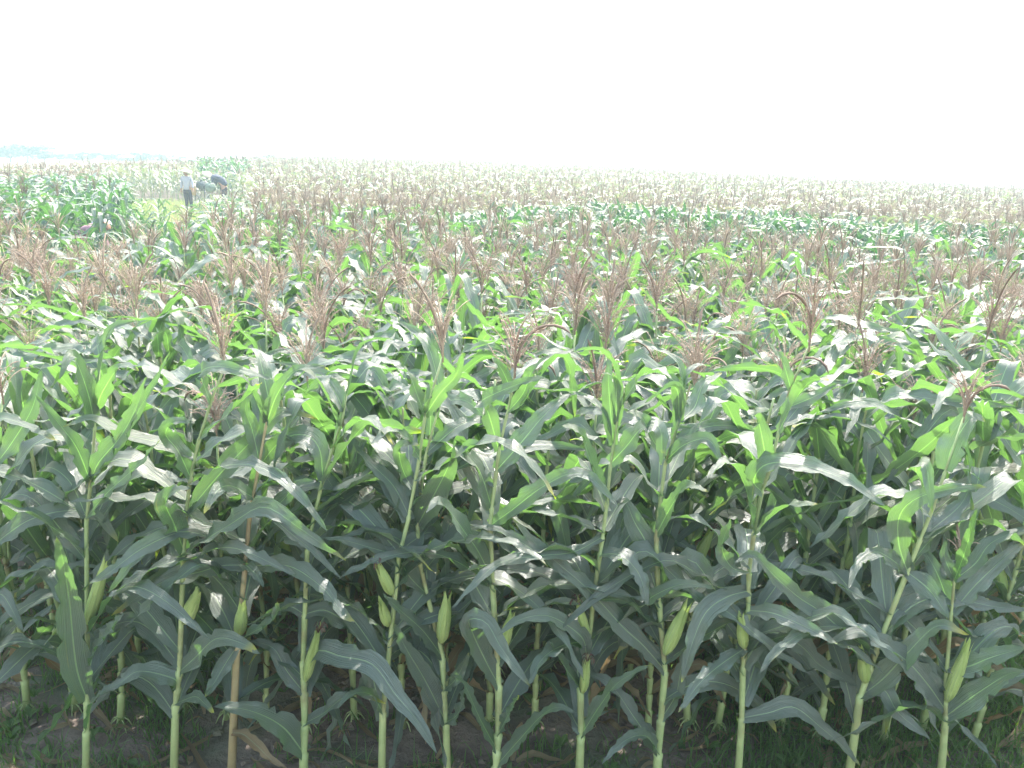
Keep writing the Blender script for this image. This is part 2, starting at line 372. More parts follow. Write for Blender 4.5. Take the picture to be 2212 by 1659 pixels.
def ear_mesh(base, tip, w, r):
    """husk-wrapped ear from base to tip (overlapping pointed husk leaves) plus its silk"""
    base = np.asarray(base, float); tip = np.asarray(tip, float); ax = tip - base; L = np.linalg.norm(ax)
    mb = MB(); s = np.linspace(0, 1, 12)
    prof = np.interp(s, [0, .05, .18, .42, .68, .86, 1], [.30, .62, .92, 1, .70, .38, .12])
    tube(mb, base + ax * (s * .88)[:, None], prof * w, 11, r.random())
    T = ax / L; A = norm(np.cross(T, [0.2, 1, 0.1])); B = np.cross(T, A)
    for i in range(7):
        a = i * 2.3 + r.uniform(-.3, .3); o = A * math.cos(a) + B * math.sin(a)
        end = r.uniform(.78, 1.1); ss = np.linspace(0, 1, 10); z = ss * end
        rad = np.interp(z, [0, .05, .18, .42, .68, .86, 1.1], [.30, .62, .92, 1, .72, .46, .5]) * w * 1.05 + .0012 + (.020 * i / 7) * np.clip(ss - .75, 0, 1)
        S = base + ax * z[:, None] + o * rad[:, None]
        Nn = np.broadcast_to(o, S.shape)
        strip(mb, S, Nn, w * .75 * np.interp(ss, [0, .15, .5, .85, 1], [.5, .9, 1, .5, .02]), 5, -.32, .001, i, r.random())
    sk = MB()
    for i in range(16):
        a = r.uniform(0, 6.28); o = A * math.cos(a) + B * math.sin(a); p0 = base + ax * .90 + o * w * .15
        P = [p0, p0 + ax * .10 + o * .006, p0 + ax * .17 + o * .014 + [0, 0, -.004], p0 + ax * .19 + o * .022 + np.array([0, 0, -.022])]
        tube(sk, catmull(P, 6), .0011, 3, r.random())
    return mb, sk

# ------------------------------------------------------------------ prototype maize plants (parts: stalk, leaf xN, tassel, ear > silk)
def grow(seed, lod=0, tassel=True, h=None, sparse=False):
    """returns a dict of MBs in plant space.  lod 0: near, 1: middle, 2: far"""
    r = random.Random(seed); h = h or r.uniform(1.33, 1.52)
    P = stalk_curve(r, h); phi0 = 0.0 if lod == 0 else r.uniform(0, 6.28)
    nleaf = {0: r.randint(16, 19), 1: 14, 2: 9}[lod]
    zt = np.linspace(.16 if lod == 0 else .25 if lod == 1 else .4, h - (.20 if tassel else .06), nleaf) + np.array([r.uniform(-.02, .02) for _ in range(nleaf)])
    L = np.concatenate([[0], np.cumsum(np.linalg.norm(np.diff(P, axis=0), axis=1))])
    out = {'leaves': [], 'h': h, 'P': P, 'nodes': zt}
    for i, z in enumerate(zt):
        t = z / h
        b = np.array([np.interp(z, L, P[:, k]) for k in range(3)])
        phi = phi0 + math.pi * (i % 2) + r.uniform(-.8, .8)
        Ln = float(np.interp(t, [0, .3, .6, .85, 1], [.40, .66, .84, .74, .50])) * r.uniform(.85, 1.12)
        wd = float(np.interp(t, [0, .3, .6, .85, 1], [.022, .034, .040, .037, .027])) * r.uniform(.85, 1.12)
        th0 = float(np.interp(t, [0, .5, 1], [.95, .70, .44 if tassel else .36])) + r.uniform(-.16, .18)
        th1 = float(np.interp(t, [0, .5, .8, 1], [2.1, 2.3, 2.0, 1.2])) + r.uniform(-.7, .55)
        bend = r.uniform(.25, .62); sharp = r.choice([6, 14, 40, 60, 60])
        if t > .68: bend = r.uniform(.34, .72)
        if sharp > 30: th1 = min(3.0, th1 + .45)
        n = {0: 19, 1: 11, 2: 5}[lod]; ac = {0: 5, 1: 3, 2: 2}[lod]
        if lod == 2: wd *= 1.15
        for _try in range(6):
            S, Nn = leaf_curve(r, b, phi, Ln, th0, th1, bend, sharp, n)
            if S[:, 2].max() < h + .09: break
            th0 += .13; bend = max(.2, bend - .07); Ln *= .94
        S[:, 2] = np.maximum(S[:, 2], .012)
        mb = MB(); s = np.linspace(0, 1, n)
        strip(mb, S, Nn, wd * wprof(s), ac, r.uniform(.1, .3), (.007 + .006 * r.random()) if lod == 0 else .004, seed * 31 + i, r.random())
        out['leaves'].append((mb, lod == 0 and i < 3 and r.random() < .45))
    st = MB(); add_stalk(st, P, .0145, .0042, zt if lod == 0 else (), 8 if lod == 0 else 3, r.random()); out['stalk'] = st
    if tassel:
        tb = MB(); add_tassel(tb, P[-1], r, r.uniform(.25, .35), {0: 28, 1: 20, 2: 7}[lod], r.choice([0, .25, 1, 1]), 2 - lod, thick={0: 1, 1: 2.0, 2: 4.5}[lod]); out['tassel'] = tb
    if lod == 0 and r.random() < .8:
        z = h * r.uniform(.46, .56); b = np.array([np.interp(z, L, P[:, k]) for k in range(3)]); a = phi0 + r.uniform(-.3, .3) + math.pi * r.randint(0, 1)
        o = np.array([math.cos(a), math.sin(a), 0]); l = r.uniform(.17, .22)
        out['ear'] = ear_mesh(b + o * .014, b + o * (.014 + l * .36) + np.array([0, 0, l * .93]), r.uniform(.021, .027), r)
    return out

def plant_from(g, loc, rz, dry_base=False):
    root = empty("maize_plant", loc, rz)
    g['stalk'].build("stalk", M['stalk'], root)
    for mb, dry in g['leaves']:
        mb.build("dry_leaf" if dry else "leaf", M['dry'] if dry else M['leaf'], root)
    if 'tassel' in g: g['tassel'].build("tassel", M['tassel'], root)
    if 'ear' in g:
        e = g['ear'][0].build("ear", M['husk'], root); g['ear'][1].build("silk", M['silk'], e)
    return root
def dup(root, loc, rz, sc):
    c = root.copy(); col.objects.link(c); c.location = loc; c.rotation_euler = (root.rotation_euler[0], root.rotation_euler[1], rz); c.scale = (sc,) * 3
    for ch in list(root.children):
        d = ch.copy(); col.objects.link(d); d.parent = c
        for g in ch.children:
            e = g.copy(); col.objects.link(e); e.parent = d
    return c

# ------------------------------------------------------------------ ground
def ground():
    ys = np.concatenate([np.linspace(-8, 1.6, 8), np.arange(1.8, 9, .07), np.geomspace(9, 900, 90)])
    xs = np.concatenate([-np.geomspace(900, 6, 55), np.arange(-5.9, 5.95, .09), np.geomspace(6, 900, 55)])
    X, Y = np.meshgrid(xs, ys, indexing='ij'); Z = ground_z(X, Y)
    rs = np.random.RandomState(4); near = (np.abs(X) < 6.2) & (Y > 1.6) & (Y < 9)
    Z = Z + near * (rs.rand(*X.shape) * .030 + .022 * np.sin(X * 5.1 + np.sin(Y * 3) * 2) * np.sin(Y * 4.3) - .02)
    n, m = X.shape; idx = np.arange(n * m).reshape(n, m)
    F = np.stack([idx[:-1, :-1], idx[1:, :-1], idx[1:, 1:], idx[:-1, 1:]], -1).reshape(-1, 4)
    cy = (Y[:-1, :-1] + Y[1:, 1:]).ravel() / 2
    mb = MB(); mb.add(np.stack([X, Y, Z], -1), F)
    mb.mi = [np.where(cy > 86, 1, 0)]
    o = mb.build("ground", [M['soil'], M['far']]); tag(o, kind='structure')
ground()

# the open grassy plot: an angular wedge of the field without maize (what the photo shows between the workers and us)
def ang(x, y): return (x / y)
def in_plot(x, y):
    a = x / y
    if 9.3 < y < 38 and -.475 < a < -.375 + .0 * y: return 1
    if 12.6 < y < 15.5 and -.56 < a <= -.475: return 1
    if 29 < y < 38 and -.50 < a < -.335: return 1
    return 0
def plot_ground():
    ys = np.linspace(9.0, 38.5, 60); rows = []
    for y in ys:
        a0 = -.565 if y < 15.7 else (-.505 if y > 29 else -.48); a1 = -.33 if y > 29 else -.37
        xs = np.linspace(a0 * y, a1 * y, 16); rows.append(np.stack([xs, np.full(16, y), ground_z(xs, np.full(16, y)) + .02], -1))
    V = np.array(rows); idx = np.arange(60 * 16).reshape(60, 16)
    F = np.stack([idx[:-1, :-1], idx[:-1, 1:], idx[1:, 1:], idx[1:, :-1]], -1).reshape(-1, 4)
    mb = MB(); mb.add(V, F); tag(mb.build("grass_clearing", M['grassy']), kind='structure')
plot_ground()

def blades(name, pts, hmin, hmax, w, m, seed, lean=.6):
    rs = np.random.RandomState(seed); n = len(pts); a = rs.rand(n) * 6.28; h = hmin + (hmax - hmin) * rs.rand(n) ** 1.5
    d = np.stack([np.cos(a), np.sin(a), np.zeros(n)], -1); side = np.stack([-np.sin(a), np.cos(a), np.zeros(n)], -1) * w
    l = (rs.rand(n) * lean)[:, None] * h[:, None]
    p0 = pts; p1 = pts + d * l * .35 + np.array([0, 0, .6]) * h[:, None]; p2 = pts + d * l * 1.2 + np.array([0, 0, .95]) * h[:, None]
    V = np.stack([p0 - side, p0 + side, p1 + side * .8, p1 - side * .8, p2], 1).reshape(-1, 3)
    b = np.arange(n)[:, None] * 5
    F = np.concatenate([b + [0, 1, 2, 3], b + [3, 2, 4, 4]]); UV = np.tile([[.2, 0], [.8, 0], [.8, .5], [.2, .5], [.5, 1]], (n, 1))
    mb = MB(); mb.add(V, F, UV, np.repeat(rs.rand(n), 5))
    return mb.build(name, m)
rs = np.random.RandomState(11)
# weeds under the front rows: dense in the right corner, thin tufts elsewhere
P = []
for (n, x0, x1, y0, y1, sp) in ((26000, .9, 3.2, 2.2, 4.6, .10), (3200, -3.2, 1.2, 2.3, 5.2, .05), (5200, -3.3, -1.3, 2.5, 4.0, .05)):
    k = n // 26; cx = x0 + (x1 - x0) * rs.rand(k); cy = y0 + (y1 - y0) * rs.rand(k)
    x = np.repeat(cx, 26) + rs.randn(k * 26) * sp; y = np.repeat(cy, 26) + rs.randn(k * 26) * sp
    P.append(np.stack([x, y, ground_z(x, y) - .012], -1))
tag(blades("weeds", np.concatenate(P), .03, .13, .0032, M['grass'], 3, 1.2), kind='stuff',
    label='low green weeds and grass on the soil under the front maize row', cat='weeds')
x = []; y = []
while len(x) < 26000:
    yy = 9 + 29.5 * rs.rand(); xx = (-.56 + .235 * rs.rand()) * yy
    if in_plot(xx, yy): x.append(xx); y.append(yy)
x = np.array(x); y = np.array(y)
tag(blades("grass", np.stack([x, y, ground_z(x, y)], -1), .08, .32, .012, M['ygrass'], 5, .8), kind='stuff',
    label='yellow green grass in the open plot where the farm workers stand', cat='grass')

# broad-leaved weed seedlings and dead leaf litter lying on the soil
def litter():
    mb = MB(); r = random.Random(8)
    for i in range(1300):
        x = r.uniform(-3.4, 3.2); y = r.uniform(2.2, 5.6); L = r.uniform(.05, .34); a = r.uniform(0, 6.28)
        s = np.linspace(0, 1, 7); w = r.uniform(.004, .022)
        P = np.stack([x + np.cos(a + s * r.uniform(-1, 1)) * s * L, y + np.sin(a + s * r.uniform(-1, 1)) * s * L, .014 + .035 * np.abs(np.sin(s * r.uniform(2, 7))) * r.random()], -1)
        strip(mb, P, np.tile([r.uniform(-.5, .5), r.uniform(-.5, .5), 1.], (7, 1)), w * wprof(s), 3, .3, .004, i, r.random())
    tag(mb.build("leaf_litter", M['dry']), kind='stuff', label='dead brown maize leaves lying on the soil between the stalks', cat='leaf litter')
    mb = MB()
    for i in range(420):
        x = r.uniform(-3.4, 3.3); y = r.uniform(2.2, 5.0)
        for j in range(r.randint(3, 6)):
            a = r.uniform(0, 6.28); L = r.uniform(.02, .055); s = np.linspace(0, 1, 5)
            P = np.stack([x + np.cos(a) * s * L, y + np.sin(a) * s * L, .02 + .05 * s * r.random() + .01 * np.sin(s * 3)], -1)
            strip(mb, P, np.tile([0, -.2, 1.], (5, 1)), L * .28 * np.sin(np.clip(s, .05, .98) * 3.14), 3, .2, .001, i, r.random())
    tag(mb.build("seedlings", M['grass']), kind='stuff', label='small broad leaved weed seedlings dotted over the brown soil', cat='weeds')
litter()

def clods():
    rs = np.random.RandomState(31); n = 2600; x = -3.5 + 7 * rs.rand(n); y = 2.1 + 3.6 * rs.rand(n); q = .006 + .022 * rs.rand(n) ** 3
    a = np.arange(7) * 6.283 / 7; V0 = np.array([[0, 0, 1.]] + [[math.cos(t) * c, math.sin(t) * c, z] for c, z in ((.75, .65), (1, 0)) for t in a])
    i1 = np.arange(1, 8); i2 = i1 + 7; F0 = np.vstack([np.stack([i1 * 0, i1, np.roll(i1, -1), np.roll(i1, -1)], -1), np.stack([i1, i2, np.roll(i2, -1), np.roll(i1, -1)], -1)])
    V = V0[None] * (q[:, None, None] * (.6 + .8 * rs.rand(n, len(V0), 1))) * [1.2, 1, .8]; V = V + np.stack([x, y, 0 * x - .003], -1)[:, None]
    mb = MB(); mb.add(V.reshape(-1, 3), (F0[None] + (np.arange(n) * len(V0))[:, None, None]).reshape(-1, 4))
    tag(mb.build("soil_clods", M['soil'], None, False), kind='stuff', label='small crumbled soil clods lying between the stalks', cat='soil clods')
clods()

# ------------------------------------------------------------------ the front row, plant by plant
ROW0 = 2.5
# stem pixels, [(leaf pixels, width)], [(ear base, ear tip, width)], tassel height (0 = none), label
FR = [
 ([(-45,1653),(-38,1400),(-28,1200),(-12,1000),(6,860)],
  [([(-30,1175),(60,1125),(150,1103),(215,1120),(257,1172)],40),([(-18,985),(-5,905),(67,923),(130,957)],24),([(-38,1420),(33,1386),(113,1406),(153,1436)],30),
   ([(-32,1300),(0,1283),(20,1306),(50,1366)],24),([(-12,1020),(30,950),(70,880),(90,800)],34),([(-34,1350),(-60,1250),(-40,1180)],40)],[],.25,
  'maize plant at the left edge whose long leaf arches across the leftmost full stalk'),
 ([(185,1653),(187,1573),(189,1473),(189,1350),(184,1250),(184,1183),(188,1110),(197,1030),(204,937),(208,870),(215,800)],
  [([(190,1103),(233,1063),(300,1003),(345,950)],34),([(198,1030),(213,1000),(255,950),(290,890),(316,815)],44),([(198,1025),(260,955),(320,850),(368,760)],28),
   ([(195,1022),(167,970),(135,925),(77,853)],30),([(184,1525),(165,1440),(150,1300),(138,1220),(122,1158)],52),([(187,1450),(213,1393),(240,1360),(268,1325)],38),
   ([(186,1565),(196,1530),(212,1505),(232,1494)],26),([(189,1105),(150,1040),(100,1010),(60,1060)],34),([(205,930),(190,850),(165,780),(150,770),(128,820)],34),
   ([(206,900),(225,840),(262,790),(300,800)],30)],
  [((190,1352),(232,1203),36)],.28,'leftmost tall maize plant with a pale ear and one broad leaf rising at its left'),
 ([(375,1653),(378,1540),(387,1456),(390,1390),(395,1240),(397,1183),(401,1117),(410,1040),(433,937),(450,887),(467,837),(485,790)],
  [([(397,1176),(375,1130),(358,1090),(372,1062),(412,1054)],50),([(403,1110),(467,1033),(533,963),(600,897),(640,893),(685,905)],46),
   ([(411,1033),(385,975),(358,938),(376,912),(412,910)],40),([(430,957),(483,903),(533,857),(548,840),(566,826)],34),([(425,985),(350,958),(270,938),(200,903),(137,922)],30),
   ([(397,1170),(367,1156),(300,1189),(233,1239),(192,1262)],32),([(388,1500),(373,1465),(300,1450),(260,1475),(218,1494)],42),([(382,1520),(420,1505),(440,1518),(463,1541)],24),
   ([(390,1455),(420,1422),(467,1380),(520,1389),(562,1412)],44),([(451,885),(440,830),(438,800),(480,792),(560,812),(590,820)],30),([(399,1150),(430,1145),(480,1140),(545,1125)],30)],
  [((405,1345),(432,1268),40)],.30,'second tall maize plant, its diagonal leaf rising right and plump ear hanging half turned'),
 ([(497,1653),(500,1573),(507,1522),(508,1472),(512,1390),(520,1339),(527,1260),(532,1180),(542,1100),(560,1000),(578,900),(592,840)],
  [([(520,1235),(480,1222),(430,1236),(370,1250),(320,1275),(240,1330)],42),([(505,1226),(533,1222),(552,1240),(570,1267)],26),([(532,1240),(580,1222),(633,1226),(700,1273),(740,1325),(768,1345)],46),
   ([(512,1400),(483,1440),(460,1480),(443,1506)],30),([(512,1395),(540,1370),(590,1340),(600,1300)],36),([(543,1095),(600,1090),(640,1050),(685,1040)],36),([(560,1003),(545,930),(530,880),(548,850)],34),
   ([(578,905),(600,850),(640,800),(700,790)],32),([(545,1090),(500,1050),(470,1060),(440,1110)],36)],
  [((518,1378),(526,1293),36)],.26,'maize plant with a straw yellow lower stalk and a curled dead leaf at its foot'),
 ([(655,1653),(658,1583),(657,1500),(655,1440),(658,1340),(661,1240),(667,1160),(684,1083),(703,1020),(718,970),(740,903),(748,850)],
  [([(653,1640),(610,1570),(540,1535),(462,1526)],52),([(655,1500),(620,1450),(590,1400),(540,1384)],36),([(660,1314),(617,1310),(565,1344)],32),([(660,1310),(700,1318),(740,1338),(790,1366),(852,1430)],40),
   ([(664,1200),(640,1160),(607,1165),(596,1222)],42),([(667,1190),(640,1135),(600,1125),(633,1156),(683,1196),(737,1250)],26),([(660,1578),(700,1540),(737,1510),(777,1498),(832,1520)],30),
   ([(658,1440),(690,1405),(737,1418),(804,1435),(854,1500),(904,1560),(944,1628)],50),([(703,1020),(690,970),(660,940),(610,950),(560,1010),(535,1080)],44),([(720,965),(760,920),(800,905),(850,960)],34),
   ([(740,900),(725,850),(700,820),(660,850)],32)],
  [((663,1473),(690,1354),30)],.28,'maize plant with a slim split ear and the widest leaf sweeping down right'),
 ([(825,1653),(827,1540),(837,1440),(837,1360),(850,1290),(861,1206),(880,1137),(887,1087),(904,1003),(920,887),(937,837),(956,770)],
  [([(885,1100),(850,1050),(800,1000),(765,960)],36),([(905,1000),(880,950),(845,930),(800,960)],36),([(922,885),(950,850),(985,810),(1000,760)],32),([(828,1540),(800,1500),(760,1500),(730,1530)],30),
   ([(862,1206),(890,1170),(930,1150),(960,1180)],30),([(920,890),(900,850),(880,800),(850,790)],30)],
  [((843,1289),(813,1212),32),((838,1352),(822,1296),30)],.30,'maize plant bearing two upright green ears one above the other'),
 ([(966,1653),(964,1573),(957,1473),(954,1389),(938,1350),(924,1289),(907,1216),(902,1139),(909,1070),(917,1003),(930,937),(944,887),(964,820)],
  [([(951,1405),(914,1363),(870,1323),(826,1282)],36),([(962,1573),(920,1473),(880,1406),(848,1344)],44),([(930,1302),(887,1249),(854,1203),(787,1179),(737,1166),(697,1163)],40),
   ([(907,1209),(870,1170),(804,1146),(734,1160)],32),([(902,1133),(937,1070),(970,1003),(982,950)],54),([(914,1075),(877,1030),(862,975),(880,957),(906,962)],36),([(934,980),(987,923),(1037,907),(1089,913)],34),
   ([(962,1506),(985,1466),(1014,1410)],26),([(960,1570),(990,1540),(1008,1480)],30),([(904,1120),(960,1065),(1020,1045),(1060,1000)],34)],
  [((954,1386),(967,1280),40)],.28,'middle maize plant whose big ear has open pointed husk tips'),
 ([(1072,1653),(1076,1589),(1077,1473),(1066,1356),(1064,1256),(1059,1173),(1061,1106),(1066,1070),(1072,1020),(1081,953),(1094,903),(1104,853),(1112,803)],
  [([(1068,1250),(1035,1195),(1004,1150),(972,1105),(945,1082),(920,1108)],54),([(1060,1090),(1037,1020),(1008,980),(1022,962),(1060,970)],48),([(1075,1020),(1120,963),(1170,903),(1204,870),(1232,850)],48),
   ([(1064,1150),(1104,1103),(1170,1053),(1235,1022),(1280,1035),(1336,1095)],42),([(1083,955),(1054,890),(1040,868),(1070,850),(1137,823),(1180,815)],38),
   ([(1079,1475),(1050,1430),(1022,1370),(1014,1338),(1050,1345),(1080,1395),(1112,1440),(1146,1484)],48),([(1073,1622),(1037,1553),(1004,1480),(980,1458)],36),([(1078,1572),(1104,1533),(1122,1502)],24),
   ([(1080,1653),(1120,1600),(1170,1546),(1204,1528),(1246,1540)],34),([(1094,905),(1130,850),(1150,800),(1185,770)],34),([(1104,860),(1085,800),(1060,770)],28)],
  [((1095,1398),(1108,1318),32)],.30,'maize plant with a leaf folded over like a pale flap beside its ear'),
 ([(1252,1653),(1256,1556),(1254,1489),(1267,1423),(1277,1339),(1287,1256),(1300,1173),(1309,1106),(1317,1020),(1327,953),(1337,887),(1349,837)],
  [([(1268,1412),(1255,1375),(1187,1331),(1120,1340),(1074,1374)],38),([(1265,1398),(1214,1395),(1170,1425),(1143,1478)],40),([(1253,1496),(1214,1433),(1188,1388)],36),([(1260,1573),(1297,1523),(1337,1473),(1404,1436)],34),
   ([(1320,1010),(1354,963),(1387,925),(1425,925),(1428,1005)],50),([(1326,953),(1318,880),(1314,800),(1322,763)],34),([(1310,1085),(1280,1010),(1252,935),(1212,920)],42),([(1345,865),(1387,810),(1425,797),(1450,820)],34),
   ([(1302,1170),(1240,1192),(1170,1200),(1087,1213),(1037,1249),(976,1314)],32),([(1288,1270),(1230,1235),(1170,1200),(1087,1149),(1015,1134)],34),([(1300,1180),(1340,1200),(1380,1240),(1400,1310)],40)],
  [((1267,1380),(1247,1294),28),((1262,1500),(1270,1420),28)],.30,'maize plant right of centre with a narrow ear above a stub ear and no bend'),
 ([(1420,1653),(1430,1523),(1437,1423),(1427,1339),(1420,1239),(1418,1150),(1424,1070),(1437,1003),(1462,925),(1476,887),(1492,830)],
  [([(1432,1437),(1390,1395),(1347,1356),(1270,1273),(1170,1186),(1105,1118)],48),([(1424,1225),(1395,1170),(1372,1130),(1350,1085),(1330,1082)],52),([(1424,1145),(1454,1087),(1485,1050),(1530,1062)],40),
   ([(1434,1550),(1460,1500),(1475,1430),(1498,1385)],32),([(1426,1618),(1370,1550),(1320,1480),(1268,1452)],40),([(1436,1010),(1410,950),(1385,900),(1350,890)],36),([(1463,925),(1500,880),(1520,830),(1560,805)],36),
   ([(1424,1300),(1404,1293),(1474,1262),(1545,1271)],30),([(1427,1620),(1395,1590),(1350,1600),(1300,1650)],30),([(1440,1000),(1480,960),(1530,950),(1560,1000)],38)],
  [((1437,1410),(1489,1296),40)],.28,'maize plant with a large ear leaning right and a leaf running diagonally up left'),
 ([(1598,1653),(1603,1523),(1605,1440),(1615,1340),(1618,1240),(1628,1156),(1648,1053),(1668,997),(1685,920),(1708,837),(1728,790),(1748,747)],
  [([(1612,1275),(1570,1290),(1525,1323),(1495,1390),(1472,1475)],42),([(1606,1410),(1551,1440),(1508,1480),(1465,1540)],34),([(1615,1306),(1675,1326),(1758,1363),(1810,1392)],34),
   ([(1608,1420),(1640,1385),(1675,1366),(1731,1396),(1775,1440),(1858,1484)],52),([(1604,1565),(1660,1540),(1715,1528),(1775,1573),(1825,1616),(1858,1655)],38),([(1633,1135),(1608,1047),(1571,998),(1526,1032)],46),
   ([(1640,1080),(1628,1040),(1650,1006),(1708,1000),(1808,1028),(1860,1058),(1913,1094)],50),([(1661,1010),(1641,920),(1629,890),(1662,886)],38),([(1688,910),(1725,853),(1758,820),(1790,822)],44),([(1691,906),(1758,857),(1807,829)],26),
   ([(1633,1150),(1675,1110),(1708,1090),(1767,1089)],46),([(1710,835),(1690,780),(1660,740)],30),([(1618,1235),(1580,1225),(1560,1180),(1580,1120)],36)],
  [((1606,1398),(1599,1324),32)],.34,'maize plant under the long whitish blade that arches level to the right'),
 ([(1838,1653),(1845,1573),(1858,1506),(1875,1456),(1898,1389),(1928,1313),(1955,1249),(1985,1173),(2013,1103),(2041,1020),(2065,953),(2082,900)],
  [([(1900,1395),(1836,1376),(1775,1323),(1725,1290),(1675,1246),(1625,1198),(1584,1218)],46),([(1870,1510),(1908,1466),(1958,1413),(2025,1352),(2092,1372)],42),([(1955,1243),(1941,1173),(1945,1110),(1990,1072),(2075,1053),(2132,1052)],44),
   ([(1951,1246),(1918,1203),(1888,1193),(1851,1220),(1833,1272)],32),([(1958,1246),(2008,1275),(2050,1335)],38),([(1864,1500),(1908,1490),(1941,1540),(2010,1597)],30),([(2015,1100),(1990,1040),(1978,1010),(2000,1005),(2015,1110)],36),
   ([(2043,1015),(2060,960),(2100,900),(2128,910)],50),([(2043,1020),(2080,1010),(2120,1040)],30),([(1985,1175),(2030,1130),(2075,1090),(2100,1040)],36),([(1875,1456),(1840,1400),(1800,1390)],28)],
  [((1869,1474),(1862,1398),34)],.26,'maize plant on the right whose stalk leans strongly to the right'),
 ([(2040,1653),(2042,1540),(2041,1523),(2048,1406),(2055,1323),(2061,1256),(2070,1205)],
  [([(2062,1250),(2085,1190),(2110,1098)],22),([(2063,1262),(2108,1216),(2141,1173),(2215,1138)],30),([(2058,1315),(2108,1263),(2175,1200),(2216,1170)],32),([(2055,1322),(2025,1240),(1985,1170)],32),
   ([(2056,1330),(2095,1370),(2125,1376),(2150,1415)],28),([(2046,1553),(2108,1500),(2175,1458),(2216,1450)],42),([(2048,1450),(2090,1440),(2141,1420),(2216,1398)],42),([(2047,1525),(2005,1480),(1961,1430),(1908,1393),(1858,1364),(1784,1392)],50),
   ([(2064,1250),(2040,1200),(2045,1160)],20)],
  [((2048,1515),(2096,1380),36)],.15,'shorter rightmost maize plant with a young tassel among upright leaves'),
]
def nd(p): return np.array([p.x, p.y, p.z])
def front_row():
    r = random.Random(77); C0 = np.array([0, 0, CAM_H])
    for k, (stem, leaves, ears, th, label) in enumerate(FR):
        Y = ROW0 + r.uniform(-.03, .05)
        S = [nd(at(x, y, Y)) for x, y in stem]
        foot = S[0] + (S[0] - S[1]) * (S[0][2] / max(.05, (S[1][2] - S[0][2]))) * 1.0
        foot[0] = S[0][0] + (S[0][0] - S[2][0]) * .25; foot[1] = Y; foot[2] = 0
        P = catmull(np.array([foot] + S), 26)
        root = empty("maize_plant", foot); tag(root, label, 'maize plant', 'maize plants of the front row')
        Pl = P - foot
        Ls = np.concatenate([[0], np.cumsum(np.linalg.norm(np.diff(Pl, axis=0), axis=1))])
        nodes = []
        for pts, w in leaves:
            b = nd(at(*pts[0], Y)); i = np.argmin(np.linalg.norm(P - b, axis=1)); nodes.append(Ls[i])
        nodes = sorted(set(round(x, 2) for x in nodes)); nodes = [a for i, a in enumerate(nodes) if i == 0 or a - nodes[i - 1] > .045]
        mb = MB(); add_stalk(mb, Pl, .0150 * r.uniform(.88, 1.12), .0032, nodes, 9, r.random())
        yellow = k == 3
        mb.build("stalk", M['stalk_dry'] if yellow else M['stalk'], root)
        for j, (pts, w) in enumerate(leaves):
            off = r.uniform(-.30, -.08) if r.random() < .75 else r.uniform(.02, .16)
            q = [np.array(p, float) for p in pts]; n = len(q)
            # start the blade on the stalk itself
            b0 = nd(at(*q[0], Y)); i = np.argmin(np.linalg.norm(P - b0, axis=1)); start = P[i]
            pts3 = [start] + [nd(at(x, y, Y + off * (t / (n - 1)) ** 1.1)) for t, (x, y) in list(enumerate(q))[1:]]
            if np.linalg.norm(start - b0) > .05: pts3.insert(1, nd(at(*q[0], Y + off * .05)))
            m = 26; A = catmull(np.array(pts3), m)
            T = norm(np.gradient(A, axis=0)); Cd = norm(C0 - A)
            kf = r.uniform(.55, 1.0); N0 = norm(Cd * kf + UPV * (1.1 - kf * .6) + np.array([r.uniform(-.3, .3), 0, 0]))
            N0 = norm(N0 - T * np.sum(N0 * T, 1, keepdims=True))
            s = np.linspace(0, 1, m); tw = r.uniform(-.45, .45) * np.sin(s * 3.1 + r.uniform(-.5, .5))
            B = np.cross(T, N0); N0 = N0 * np.cos(tw)[:, None] + B * np.sin(tw)[:, None]
            # keep the blade's face steady through sharp turns
            for _ in range(2): N0[1:-1] = norm(N0[:-2] + N0[1:-1] * 2 + N0[2:])
            depth = np.linalg.norm(C0 - A[m // 2]) * .97
            lm = MB(); strip(lm, A - foot, N0, (w * 1.12 / FT * depth / 2) * wprof(s), 7, r.uniform(.12, .34), r.uniform(.004, .009), k * 50 + j, r.random())
            lm.build("leaf", M['leaf'], root)
        for j in range(9 if k < 12 else 5):                 # further blades of the same plant turned sideways and away
            z = r.uniform(.2, .78) * Ls[-1]; b = np.array([np.interp(z, Ls, Pl[:, q]) for q in range(3)]); t = z / Ls[-1]
            phi = r.uniform(.15, 3.0)
            A, Nn = leaf_curve(r, b, phi, r.uniform(.45, .7), r.uniform(.6, 1.05), r.uniform(2.0, 2.9), r.uniform(.28, .6), r.choice([6, 14, 40]), 19)
            A[:, 2] = np.maximum(A[:, 2], .02); lm = MB()
            strip(lm, A, Nn, r.uniform(.036, .05) * wprof(np.linspace(0, 1, 19)), 5, .2, .009, k * 77 + j, r.random()); lm.build("leaf", M['leaf'], root)
        for (b, t, w) in ears:
            bb = nd(at(*b, Y - .012)); tt = nd(at(*t, Y - .055)); i = np.argmin(np.linalg.norm(P - bb, axis=1))
            bb = bb * .6 + P[i] * .4
            e, sk = ear_mesh(bb - foot, tt - foot, w / FT * 2.75 / 2 * .72, r)
            eo = e.build("ear", M['husk'], root)
            if r.random() < .45: sk.build("silk", M['silk'], eo)
        if k == 3:
            dpts = [(502,1583),(525,1586),(556,1612),(585,1640),(622,1662)]
            A = catmull([nd(at(x, y, Y - .03 - .02 * i)) for i, (x, y) in enumerate(dpts)], 18); s = np.linspace(0, 1, 18)
            lm = MB(); strip(lm, A - foot, norm(norm(C0 - A) + UPV * .5), .021 * wprof(s), 7, .5, .008, 5, .3); lm.build("dry_leaf", M['dry'], root)
        th = th * .8 if k in (0, 2, 5, 7, 10, 11, 12) else 0
